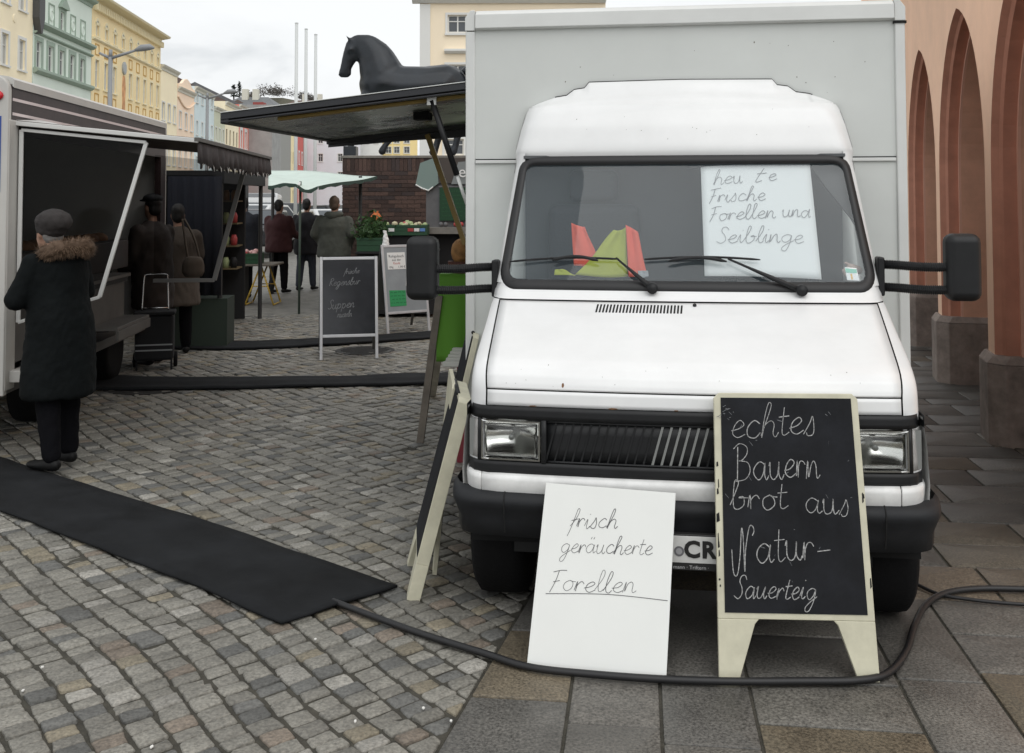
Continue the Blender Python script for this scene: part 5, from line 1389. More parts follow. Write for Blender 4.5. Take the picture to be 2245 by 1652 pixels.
for i in range(70):
    x = r3.uniform(540, 745); y = float(np.interp(x, [p[0] for p in hp], [p[1] for p in hp])); c = at(x, y+2, r3.uniform(405, 432)); hh = r3.uniform(3, 5.5)*(1.25 if 560 < x < 640 else 1)
    tuft(b, c, hh*.45, hh, 110, r3)
tag(b.build('hillside_wood', mat('winter_wood', (.105, .095, .085), .95)), kind='stuff')
def conifer(label, x, y, d, h):
    c = at(x, y, d); T = empty('conifer_tree', tuple(c), 0, label, 'tree'); b = B(); tuft(b, (0, 0, h*.1), h*.3, h*.9, 320, r3, True); b.build('crown', mat('conifer_green', (.018, .028, .022), .9), T)
    b = B(); b.tube([(0, 0, -1), (0, 0, h*.95)], [.25, .04], 6); b.build('trunk', M_trin, T)
conifer('taller dark conifer above the far roofs', 525, 215, 300, 4.6)
conifer('smaller dark conifer left of the taller one above the roofs', 513, 214, 300, 3.7)
# ---- street lamps and flagpoles
M_lamp = mat('lamp_grey_paint', (.25, .26, .27), .5); M_pole = mat('flagpole_white', (.62, .64, .63), .4)
def lamp(label, x, ytop, d, arm, sh):
    p = at(x, ytop, d); T = empty('street_lamp', (p[0], p[1], 0), 0, label, 'street lamp', 'double armed lamps on the square'); z = p[2]
    b = B(); b.tube([(0, 0, 0), (0, 0, z)], [.12, .085], 10); b.build('pole', M_lamp, T, smooth=True)
    b = B(); b.tube([(0, 0, z-.05), (arm*.6, 0, z+.28)], [.07, .05], 8); b.build('arm', M_lamp, T, smooth=True)
    b = B(); b.tube([(arm*.55, 0, z+.26), (arm*.7, 0, z+.36), (arm*.9, 0, z+.40), (arm, 0, z+.36)], [.05, .14, .13, .04], 8); b.build('lamp_head', M_lamp, T, smooth=True)
    b = B(); b.tube([(0, 0, z-.05), (-sh, 0, z+.16)], [.07, .05], 8); b.build('short_arm', M_lamp, T, smooth=True)
    b = B(); b.tube([(0, 0, z), (0, 0, z+.3)], [.085, .07], 8); b.build('pole_tip', M_lamp, T, smooth=True)
lamp('grey double armed street lamp in front of the ochre house', 243, 124, 42, 1.75, .45)
lamp('grey double armed street lamp in front of the pale blue house', 455, 214, 62, 1.75, .55)
for x, yt, d, lb in ((651, 52, 40, 'tallest white flagpole, left of the three'), (672, 65, 41.3, 'middle of the three white flagpoles'), (693, 77, 42.6, 'shortest white flagpole, nearest the horse statue')):
    p = at(x, yt, d); T = empty('flagpole', (p[0], p[1], 0), 0, lb, 'flagpole', 'three flagpoles')
    b = B(); b.tube([(0, 0, 0), (0, 0, p[2])], [.075, .06], 10); b.build('pole', M_pole, T, smooth=True)
    b = B(); b.lathe([(.065, 0), (.07, .04), (.0, .06)], (0, 0, p[2]), 10); b.build('cap', M_pole, T)
    b = B(); b.lathe([(.16, 0), (.14, .25), (.08, .3)], (0, 0, 0), 12); b.build('socket', M_lamp, T)

# ================================================================== HORSE STATUE ON ITS BRICK PLINTH
HD = 20.0
M_brick = mat('brick_brown', rough=.85, nscale=25, namt=.25, bscale=60, bamt=.4, attr='Col')
M_mortar = mat('mortar_grey', (.075, .062, .055), .95, nscale=10, namt=.3)
M_capst = mat('cap_stone', (.20, .19, .17), .85, nscale=6, namt=.25)
px0, px1 = at(750, 436, HD)[0], -.2; ptop = at(800, 341, HD)[2]
PLN = empty('brick_plinth', (px0, HD, 0), 0, 'dark brown brick plinth carrying the bronze horse', 'plinth')
PW = px1-px0
b = B(); b.box(.012, PW-.012, .012, 1.6, 0, ptop-.05); b.build('core', M_mortar, PLN)
b = B(); b.box(-.02, PW+.02, -.02, 1.62, ptop-.05, ptop); b.build('cap', M_capst, PLN, bevel=.008)
r4 = random.Random(8)
def brickcol():
    k = r4.uniform(.7, 1.25); c = r4.choice(((.070, .042, .034), (.058, .036, .030), (.082, .050, .040), (.050, .036, .034))); return tuple(x*k for x in c)
def brickpart(x0, x1, y0, y1, z0, z1):
    b = B(); b.box(x0, x1, y0, y1, z0, z1); return (b.v, b.f)
bricks = []
z = ptop-.05-.25; n = int(PW/.078)
for k in range(n): bricks.append(brickpart(k*.078+.004, k*.078+.074, .0+r4.uniform(-.003, .003), .05, z+.004, z+.246))
row = 0; low = []
zz = z-.078
while zz > .1:
    x = -.12*(row % 2)
    while x < PW:
        a, c = max(x+.004, 0), min(x+.246, PW)
        if c-a > .03: (bricks if zz > .95 else low).append(brickpart(a, c, r4.uniform(-.004, .004), .05, zz+.004, zz+.074))
        x += .25
    zz -= .078; row += 1
for k, bp in enumerate(bricks[:300]): colored('brick', [bp], [brickcol()], M_brick, PLN).data.polygons.foreach_set('use_smooth', [False]*6)
restb = bricks[300:]+low
o = colored('bricks', restb, [brickcol() for _ in restb], M_brick, PLN); o.data.polygons.foreach_set('use_smooth', [False]*len(o.data.polygons)); tag(o, kind='stuff')
M_bronze = mat('dark_bronze', (.020, .024, .029), .40, metal=.35, nscale=2.2, namt=.5, rvar=.12, bscale=9, bamt=.12, bdist=.02, spec=.55)
HS = empty('horse_statue', (0, HD+.8, ptop), 0, 'dark bronze horse statue standing on the brick plinth', 'statue')
sc = (HD+.8)/FPX
def hp_(x, y, dy=0.0): q = at(x, y, HD+.8); return (q[0], dy, q[2]-ptop)
def rad(r, w=.8): return (r*sc, r*sc*w, r*sc)
bb = Blob()
bb.chain([(hp_(776, 103), rad(20, .62)), (hp_(766, 128), rad(17, .55)), (hp_(757, 152), rad(12.5, .6)), (hp_(753, 160), rad(11, .65))])
bb.cap(hp_(783, 112), rad(17, .55), hp_(772, 128), rad(12, .55))
bb.chain([(hp_(784, 96), rad(21, .55)), (hp_(808, 106), rad(31, .6)), (hp_(826, 130), rad(41, .7)), (hp_(838, 165), rad(50, .85))])
bb.cap(hp_(846, 160), rad(30, .6), hp_(870, 165), rad(24, .6))
bb.chain([(hp_(836, 185), rad(50, .92)), (hp_(880, 192), rad(48, 1.0)), (hp_(930, 192), rad(47, 1.02)), (hp_(978, 187), rad(47, 1.0)), (hp_(986, 192), rad(44, .95))])
for dy in (-.085, .085): bb.cap(hp_(769, 88, dy), rad(5, .6), hp_(758, 77, dy*1.05), rad(1.5))
bb.cap(hp_(751, 158), rad(9, .8), hp_(748, 164), rad(7, .8)); bb.cap(hp_(765, 160), rad(8, .7), hp_(760, 168), rad(5, .7))
bb.ell(hp_(770, 110, .11), rad(5)); bb.ell(hp_(770, 110, -.11), rad(5))
def leg(pts, dy):
    bb.chain([(hp_(x, y, dy), rad(r, .85)) for x, y, r in pts])
leg([(815, 220, 26), (798, 255, 17), (783, 290, 11), (778, 300, 10), (773, 318, 7.5), (770, 328, 8.5), (767, 333, 11)], -.14)
leg([(835, 225, 26), (838, 262, 16), (852, 290, 10.5), (858, 298, 9), (846, 314, 7), (840, 322, 8), (836, 331, 10)], .16)
leg([(985, 215, 32), (1000, 250, 20), (1012, 280, 12), (1004, 300, 9), (1000, 322, 8), (994, 333, 11)], -.15)
leg([(970, 215, 32), (965, 252, 20), (972, 282, 12), (960, 302, 9), (955, 322, 8), (949, 333, 11)], .17)
bb.build('body', M_bronze, HS, voxel=.026, smooth=16)
b = B(); b.tube(crom([hp_(1018, 160), hp_(1028, 155), hp_(1040, 165), hp_(1042, 200), hp_(1038, 240)], 6), [.06]+[.09]*20+[.07, .06, .05, .03][:4], 8) if False else b.tube(crom([hp_(1016, 160), hp_(1028, 155), hp_(1040, 165), hp_(1042, 200), hp_(1038, 240)], 6), [.07+.05*math.sin(math.pi*k/24) for k in range(25)], 8); b.build('tail', M_bronze, HS, smooth=True)
b = B(); b.box(hp_(758, 335)[0], hp_(785, 335)[0], -.3, .05, .0, hp_(770, 322)[2]); b.build('foot_block', M_bronze, HS, bevel=.01)

# ================================================================== GREEN VEGETABLE STALL
M_green = mat('pale_green_canvas', srgb(198, 212, 204), .8, nscale=3, namt=.07, bscale=8, bamt=.3, bdist=.02)
M_dkpost = mat('dark_post', (.03, .03, .03), .7); M_gpost = mat('green_post', (.06, .09, .07), .6)
M_crate = mat('green_crate_plastic', (.022, .075, .035), .5); M_leaf = mat('leafy_green', (.03, .075, .018), .7, nscale=9, namt=.5)
GC = empty('market_stall', (0, 16, 0), 0, 'market stall with a pale green canvas roof', 'stall')
def rel(p): return (p[0], p[1]-16, p[2])
cA, cB, cC, cD = (np.array(rel(at(*q))) for q in ((588, 404, 16.2), (697, 413, 15.6), (826, 385, 18.6), (590, 371, 20.2)))
rows = []
for j in range(17):
    rw = []
    for i in range(17):
        x, y_ = i/16, j/16; p = cA*(1-x)*(1-y_)+cB*x*(1-y_)+cC*x*y_+cD*(1-x)*y_
        sag = -.07*math.sin(math.pi*x)*math.sin(math.pi*y_) + .05*math.exp(-((x-.6)/.12)**2)*(1-y_) - .03*math.sin(x*9+1)*(1-y_)**3
        rw.append((p[0], p[1], p[2]+sag+.02*math.sin(7*x+5*y_)))
    rows.append(rw)
b = B(); b.grid(rows); b.build('canvas_roof', M_green, GC, smooth=True, solid=.01)
b = B(); b.grid([[ (p[0], p[1]-.005, p[2]+.005) for p in rows[0]], [(p[0], p[1]-.012, p[2]-.05-.012*math.sin(i*1.9)) for i, p in enumerate(rows[0])]]); b.build('front_hem', mat('hem_dark_green', (.03, .06, .045), .8), GC)
b = B(); b.grid([[ (r[-1][0]+.005, r[-1][1], r[-1][2]+.005) for r in rows], [(r[-1][0]+.012, r[-1][1], r[-1][2]-.05-.012*math.sin(i*1.9)) for i, r in enumerate(rows)]]); b.build('side_hem', mat('hem_dark_green', (.03, .06, .045), .8), GC)
q = rel(gnd(655, 688)); b = B(); b.tube([(q[0], q[1], 0), (q[0]+.01, q[1], 2.02)], .018, 8); b.build('post', M_gpost, GC, smooth=True)
for x, d in ((598, 19.5), (541, 19.0), (790, 18.4)):
    p = at(x, 436, d); b = B(); b.tube([(p[0], p[1]-16, 0), (p[0], p[1]-16, 2.15)], .03, 8); b.build('post', M_dkpost, GC, smooth=True)
b = B(); b.bar((q[0], q[1], 2.0), tuple(rows[0][10]), .03); b.build('roof_arm', M_wbar, GC)
# tables, crates and goods
def crate(label, x0, x1, ybot, d, h, dep=.4, m=M_crate, rz=0.0):
    a, c = at(x0, ybot, d), at(x1, ybot, d); w = c[0]-a[0]; T = empty('crate', ((a[0]+c[0])/2, d, a[2]), rz, label, 'crate', 'crates at the vegetable stall')
    for nm, q in (('side', (-w/2, w/2, 0, .015, .01, h)), ('side', (-w/2, w/2, dep-.015, dep, .01, h)), ('end', (-w/2, -w/2+.015, .016, dep-.016, .01, h)), ('end', (w/2-.015, w/2, .016, dep-.016, .01, h)), ('base', (-w/2, w/2, 0, dep, 0, .0095))):
        b = B(); b.box(*q); b.build(nm, m, T)
    b = B(); b.box(-w/2-.008, w/2+.008, -.008, .0, h-.03, h); b.build('rim', m, T)
    b = B(); b.box(-w/2-.002, w/2+.002, -.006, -.0002, h*.45, h*.5); b.build('rib', m, T)
    return T, w, dep
def heap(par, w, dep, z, n, r, cols, rr2, flat=.85):
    for i in range(n):
        b = B(); b.sphere((rr2.uniform(-w/2+r, w/2-r), rr2.uniform(.03+r, dep-r), z+rr2.uniform(-.2, .8)*r), r*rr2.uniform(.8, 1.15), 10, 6, (1, 1, flat)); b.build('produce', rr2.choice(cols), par, smooth=True)
M_rad = mat('radish_red', (.42, .06, .06), .5); M_radw = mat('turnip_pink', (.60, .36, .34), .6); M_cab = mat('cabbage_pale', (.38, .46, .24), .7)
r5 = random.Random(4)
def veg_table(label, x0, x1, ytop, d, dep, m, legs=True):
    a, c = at(x0, ytop, d), at(x1, ytop, d); w = c[0]-a[0]; h = a[2]; T = empty('trestle_table', ((a[0]+c[0])/2, d, 0), 0, label, 'table')
    b = B(); b.box(-w/2, w/2, -.05, dep, h-.03, h); b.build('tabletop', m, T, bevel=.004)
    return T, w, h
M_board = mat('weathered_board', (.16, .14, .115), .8, nscale=6, namt=.3); M_yel = mat('yellow_steel', (.55, .36, .05), .45, nscale=10, namt=.25)
T, w, h = veg_table('table on a yellow steel trestle with a crate of radishes', 470, 602, 579, 17.3, .7, M_board)
xr_ = at(568, 579, 17.3)[0]-T.location.x
b = B()
for sy in (0.02, .55):
    for sx in (-.235, .235):
        b = B(); b.tube([(xr_+.02*sx, sy+.1, h-.03), (xr_+sx, sy, .01)], .014, 8); b.build('trestle_leg', M_yel, T, smooth=True)
    b = B(); b.tube([(xr_-.13, sy+.045, h*.46), (xr_+.13, sy+.045, h*.46)], .009, 6); b.build('trestle_spreader', M_yel, T, smooth=True)
for sx in (-.235, .235):
    b = B(); b.tube([(xr_+sx, .02, .015), (xr_+sx, .55, .015)], .012, 6); b.build('trestle_foot', M_yel, T, smooth=True)
b = B(); b.tube([(xr_, .0, h-.035), (xr_, .68, h-.035)], .016, 8); b.build('trestle_top', M_yel, T, smooth=True)
b = B(); b.box(-w/2, xr_-.32, .1, .6, .0, h-.04); b.build('boxes_below', M_trd, T)
C1, w1, d1 = crate('green crate of red and pale radishes on the trestle table', 520, 566, 578, 17.35, .17); heap(C1, w1, d1, .16, 16, .045, [M_rad, M_radw, M_radw, M_cab], r5)
C2, w2, d2 = crate('empty looking green crate left of the radish crate', 474, 518, 578, 17.35, .17); heap(C2, w2, d2, .10, 8, .04, [M_leaf], r5)
# right side of the stall
T, w, h = veg_table('long dark table holding crates of greens by the brick plinth', 780, 955, 552, 15.6, 1.0, M_trd)
b = B(); b.box(-w/2+.02, w/2-.02, .0, .9, .05, h-.035); b.build('table_skirt', M_trd, T)
C3, w3, d3 = crate('green crate overflowing with leafy herbs', 782, 838, 551, 15.65, .20)
b = B()
for i in range(900):
    p = np.array([r5.gauss(0, w3*.28), .2+r5.gauss(0, .12), .2+abs(r5.gauss(0, .12))]); d1_ = np.array([r5.gauss(0, .03), r5.gauss(0, .03), r5.gauss(.02, .03)]); d2_ = np.array([r5.gauss(0, .03), r5.gauss(0, .02), r5.gauss(0, .03)]); b.add([p, p+d1_, p+d1_*.6+d2_, p+d2_*.7], [(0, 1, 2, 3)])
o = b.build('leaves', M_leaf, C3); tag(o, kind='stuff')
C4, w4, d4 = crate('long green crate of vegetables behind the herbs', 832, 936, 516, 16.4, .16, .5); heap(C4, w4, d4, .15, 14, .045, [M_cab, M_rad, M_cab, mat('parsnip_cream', (.55, .5, .34), .7)], r5)
b = B(); b.box(-w4/2, w4/2, .05, .45, at(832, 552, 16.4)[2]-C4.location.z, -.004); b.build('raised_stand', M_trd, C4)
for k, (mm, x) in enumerate(((mat('label_red', (.4, .05, .05), .6), .12), (M_paper, .22), (mat('label_blue', (.12, .25, .55), .6), .3), (M_paper, -.18))):
    b = B(); b.box(x-.05, x+.04, -.012, -.0085, .06, .11); b.build('price_tag', mm, C4)
p = at(824, 490, 16.3); PK = empty('net_bag', tuple(p), 0, 'orange net bag standing on the vegetable stall', 'bag')
bb = Blob(); bb.loft([(0, 0, 0, .07, .06), (0, 0, .05, .085, .07), (0, 0, .11, .08, .065), (.005, 0, .15, .05, .04), (.0, 0, .165, .025, .02), (-.01, 0, .19, .05, .03)]); bb.build('net', mat('orange_net', (.55, .14, .03), .6, bscale=60, bamt=.6, bdist=.02), PK, voxel=.01, smooth=2, wr=.006, wscale=30)
p = at(846, 548, 15.5); BG = empty('carrier_bag', tuple(p), 0, 'white plastic bag hanging at the stall corner', 'bag')
bb = Blob(); bb.loft([(0, 0, 0, .05, .04), (0, 0, .06, .055, .045), (0, 0, .16, .045, .03), (-.01, 0, .24, .025, .015), (-.015, 0, .28, .03, .012)]); bb.build('film', M_paper, BG, voxel=.01, smooth=2, wr=.008, wscale=25)

# ---- dark stall behind the trailer
DS = empty('market_stall', (-4.4, 12.3, 0), R(4.6), 'dark stall with a navy side curtain behind the striped trailer', 'stall')
M_navy = mat('navy_curtain', (.008, .010, .018), .9, bscale=4, bamt=.4)
b = B(); rows = [[(.36+.62*i/30, .0+.02*math.sin(i*1.1), z) for i in range(31)] for z in (.62, 1.3, 2.02)]; b.grid(rows); b.build('curtain', M_navy, DS, smooth=True, solid=.01)
b = B(); b.box(-1.2, 1.0, .05, 3.2, 2.03, 2.09); b.build('roof', M_trd, DS)
b = B(); b.box(.9, 1.0, .05, 3.2, 1.94, 2.029); b.build('roof_edge', M_trd, DS)
b = B(); b.box(.35, 1.05, .04, .5, .0, .58); b.build('counter', mat('counter_dark_green', (.02, .032, .022), .6), DS)
b = B(); b.box(-1.2, -1.15, .05, 3.2, 0, 2.03); b.build('back_wall', M_trd, DS)
b = B(); b.box(-1.1, .72, 3.1, 3.2, 0, 2.03); b.build('end_wall', M_trd, DS)
for k in range(4):
    b = B(); b.box(.25, .70, 2.6, 3.05, .75+.32*k, .77+.32*k); b.build('shelf', mat('shelf_wood', (.16, .12, .06), .7), DS)
    for j in range(4):
        b = B(); b.lathe([(.045, 0), (.05, .1), (.03, .15)], (.31+.11*j, 2.7, .771+.32*k), 10); b.build('jar', r5.choice([M_rad, mat('jar_amber', (.25, .12, .03), .4), M_trd, M_cab]), DS, smooth=True)
for sx in (.95,):
    for sy in (.1, 3.1): b = B(); b.tube([(sx, sy, 0), (sx, sy, 2.03)], .03, 8); b.build('post', M_dkpost, DS)

# ---- stall vehicle partly hidden behind the flap strut
GV = empty('fish_stall', (-.95, 17.2, 0), 0, 'grey stall front with a green chalkboard beside the brick plinth', 'stall')
def rg(x, y, d=17.2): p = at(x, y, d); return (p[0]+.95, p[1]-17.2, p[2])
M_gw = mat('stall_grey_panel', (.12, .12, .125), .6, nscale=4, namt=.2)
def panel(nm, x0, x1, y0, y1, m, dy=0.0, th=.03, par=GV):
    a, c = rg(x0, y1), rg(x1, y0); b = B(); b.box(a[0], c[0], dy, dy+th, a[2], c[2]); return b.build(nm, m, par)
panel('body_panel', 934, 1110, 370, 500, M_gw)
a_ = rg(934, 500); b = B(); b.box(a_[0], rg(1110, 500)[0], .0, .5, 0, a_[2]-.005); b.build('lower_panel', M_trd, GV)
panel('counter', 930, 1110, 498, 512, M_capst, -.25, .3)
panel('fascia_board', 958, 1110, 347, 402, mat('fascia_brown', (.07, .058, .05), .7), -.04)
b = B(); b.add([(q_[0], -.06, q_[2]) for q_ in (rg(912, 405), rg(940, 418), rg(962, 402), rg(957, 345), rg(922, 358))], [(0, 1, 2, 3, 4)]); b.build('torn_sheet', mat('torn_grey_green', (.20, .27, .25), .6), GV)
b = B(); b.tube([(q_[0], -.065, q_[2]) for q_ in (rg(912, 405), rg(926, 413), rg(940, 418), rg(950, 410))], .012, 6); b.build('sheet_edge', M_paper, GV)
b = B(); b.poly([(p[0], p[1]-.07, p[2]) for p in (rg(990, 404), rg(1120, 404), rg(1120, 346), rg(1005, 356))]); b.build('sign_sheet', mat('grey_sign', (.22, .24, .24), .5), GV, solid=.01)
q = rg(1014, 378); printed('e', .27, (lambda a, c, l: (q[0]+a, -.09, q[2]+c)), M_paper, GV)
GB = panel('green_chalkboard', 964, 1022, 411, 484, mat('green_board', (.010, .055, .022), .7), -.05)
panel('board_edge', 962, 1024, 408, 411, M_gw, -.055)
def fg(x, y, l=0): return (x, -.052-l, y)
z0 = rg(990, 484)[2]; x0 = rg(966, 484)[0]
for i in range(7): scribble(GV, fg, x0+.03, x0+.36-.02*(i % 3), z0+.48-.066*i, .025, mat('green_board_chalk', (.03, .12, .05), .8), 60+i, .008)
for x in (1000, 1006, 1012, 968, 978):
    p = rg(x, 496); b = B(); b.sphere((p[0], -.12, p[2]+.03), .04, 10, 6); b.build('tomato', M_rad if x > 990 else M_gw, GV, smooth=True)

# ---- table with green cloth and bread beside the van box
GT = empty('bread_table', (-.42, 7.6, 0), R(-8), 'table with bright green cloth and a round loaf beside the van', 'table')
M_gcl = mat('bright_green_cloth', (.09, .25, .02), .8, bscale=6, bamt=.2)
def rt(x, y, d=7.6): p = at(x, y, d); v_ = Vector((p[0]+.42, p[1]-7.6, p[2])); v_.rotate(Matrix.Rotation(R(8), 3, 'Z')); return tuple(v_)
zt = at(1000, 602, 7.6)[2]
b = B(); rows = []
for k in range(13):
    t = k/12; rows.append([(x_, -.02-.03*math.sin(x_*26+1)*t - .05*t, zt-.62*t) for x_ in np.linspace(-.10-.02, .62, 24)])
b.grid(rows); b.build('cloth_front', M_gcl, GT, smooth=True, solid=.004)
b = B(); b.box(-.11, .63, -.02, 1.6, zt-.01, zt+.004); b.build('cloth_top', M_gcl, GT)
b = B(); b.bar((-.10, -.03, zt-.15), (-.24, -.03, 0), .05, .03); b.build('table_leg', M_board, GT)
b = B(); b.bar((.55, .1, zt-.02), (.55, .1, 0), .05, .05); b.build('table_leg', M_board, GT)
b = B(); b.bar((-.08, 1.5, zt-.02), (-.12, 1.5, 0), .05, .05); b.build('table_leg', M_board, GT)
p = at(1010, 576, 7.7); LF = empty('bread_loaf', (p[0], p[1], zt), 0, 'round brown loaf on a basket at the green table', 'bread')
M_brd = mat('loaf_crust', (.33, .17, .06), .8, nscale=18, namt=.45, bscale=25, bamt=.4)
bb = Blob(); bb.ell((0, 0, .16), (.075, .08, .10)); bb.ell((.05, .02, .11), (.07, .07, .07)); bb.build('loaf', M_brd, LF, voxel=.012, smooth=3)
b = B(); b.lathe([(.07, 0), (.10, .05), (.105, .09), (.09, .09), (.06, .01)], (.01, 0, 0), 16); b.build('basket', mat('basket_dark_red', (.09, .03, .02), .7), LF)
b = B(); b.box(-.36, -.02, 7.05, 7.6, .55, .565)
# wooden plank leaning on the table, grey tray
p = gnd(948, 868); q = at(985, 622, 7.75); LP = empty('wooden_plank', tuple(p), 0, 'weathered wooden plank leaning beside the green cloth', 'plank')
b = B(); b.bar((0, 0, 0), (q[0]-p[0], q[1]-p[1], q[2]), .055, .03, up=(0, -1, 0)); b.build('plank', mat('plank_wood', (.36, .33, .27), .8, nscale=8, namt=.3), LP)
p = at(985, 800, 7.0); TY = empty('slatted_tray', (p[0], p[1], 0), R(-8), 'pale ribbed plastic tray on legs beside the leaning boards', 'tray'); tz = p[2]
for k in range(5): b = B(); b.box(-.04, .45, .0+k*.07, .05+k*.07, tz+k*.012, tz+.02+k*.012); b.build('slat', mat('tray_plastic', (.5, .5, .46), .5), TY, bevel=.004)
b = B(); b.box(-.045, .46, -.02, -.002, tz-.012, tz+.022); b.build('front_rim', mat('tray_plastic', (.5, .5, .46), .5), TY, bevel=.006)
b = B(); b.box(.04, .4, .05, .3, .0, tz-.015); b.build('red_box', mat('red_box', (.20, .02, .03), .5), TY)

# ================================================================== PARKED CARS
def car(label, x, yroof, d, L_, H, W_, m, rz, van_=False):
    p = at(x, yroof, d); T = empty('parked_car', (p[0], d, 0), rz, label, 'car', 'cars parked at the far side of the square')
    h = p[2] if abs(p[2]-H) < .6 else H
    if van_: side = [(-L_/2, .35), (L_/2, .35), (L_/2, H*.5), (L_/2-.25, H*.55), (L_/2-.8, H*.97), (-L_/2+.1, H), (-L_/2, H*.9)]; win = [(L_/2-1.6, H*.58), (L_/2-.5, H*.58), (L_/2-.9, H*.9), (L_/2-1.6, H*.9)]
    else: side = [(-L_/2, .35), (L_/2, .35), (L_/2, H*.52), (L_/2-.15, H*.58), (L_/2-1.1, H*.64), (L_/2-1.8, H*.97), (-L_/2+.9, H), (-L_/2+.2, H*.66), (-L_/2, H*.6)]; win = [(-L_/2+.5, H*.67), (L_/2-1.3, H*.66), (L_/2-1.85, H*.92), (-L_/2+.95, H*.94)]
    b = B(); b.prism(side, lambda s, z: (s, -W_/2, z), lambda s, z: (s, W_/2, z)); b.build('body', m, T, bevel=.08, seg=3)
    for y_ in (-W_/2-.004, W_/2+.004): b = B(); b.poly([(s, y_, z) for s, z in win]); b.build('side_window', M_pane, T)
    e0, e1 = (side[-2], side[-1]) if van_ else (side[-3], side[-2])
    b = B(); f = lambda t: (e0[0]+(e1[0]-e0[0])*t-.012, e0[1]+(e1[1]-e0[1])*t+.012)
    a_, c_ = f(.12), f(.9); b.quad((a_[0], -W_/2+.12, a_[1]), (a_[0], W_/2-.12, a_[1]), (c_[0], W_/2-.1, c_[1]), (c_[0], -W_/2+.1, c_[1])); b.build('rear_window', M_pane, T)
    for y_ in (-W_/2+.02, W_/2-.24): b = B(); b.box(-L_/2-.02, -L_/2+.03, y_, y_+.22, H*.5, H*.6); b.build('tail_light', mat('tail_light_red', (.50, .01, .01), .3), T, bevel=.01)
    for s in (-L_/2+.75, L_/2-.8):
        for y_ in (-W_/2+.1, W_/2-.1): b = B(); b.lathe([(.18, -.1), (.31, -.1), (.32, 0), (.31, .1), (.18, .1)], (s, y_, .32), 18, 'y'); b.build('wheel', M_tyre, T, smooth=True)
    b = B(); b.box(-L_/2-.015, -L_/2+.01, -.26, .26, H*.34, H*.41); b.build('number_plate', M_paper, T)
cwht = mat('car_white', (.62, .63, .63), .25, coat=.4); cgry = mat('car_dark_grey', (.035, .04, .045), .25, coat=.4); cblk = mat('car_black', (.012, .012, .014), .2, coat=.4); csil = mat('car_silver', (.3, .31, .32), .25, coat=.4)
for lb, x, d, L_, H, W_, m, rz, vn in (('white delivery van parked beyond the dark stall', 566, 46, 4.6, 2.0, 1.9, cwht, 100, True), ('white hatchback with red tail light beside the delivery van', 590, 43, 3.9, 1.55, 1.7, cwht, 68, False),
    ('dark grey estate car right of the white hatchback', 616, 44, 4.4, 1.62, 1.8, cgry, 62, False), ('silver car behind the flagpoles', 642, 50, 4.3, 1.5, 1.8, csil, 70, False), ('black car seen between the canvas roof and the plinth', 705, 47, 4.5, 1.5, 1.8, cblk, 140, False),
    ('black estate car behind the shoppers', 565, 33, 4.3, 1.45, 1.75, cblk, 95, False), ('white car low behind the man in the green jacket', 715, 36, 4.2, 1.42, 1.75, cwht, 120, False)):
    car(lb, x, 436-(H-CAM_H)*FPX/d, d, L_, H, W_, m, R(rz), vn)

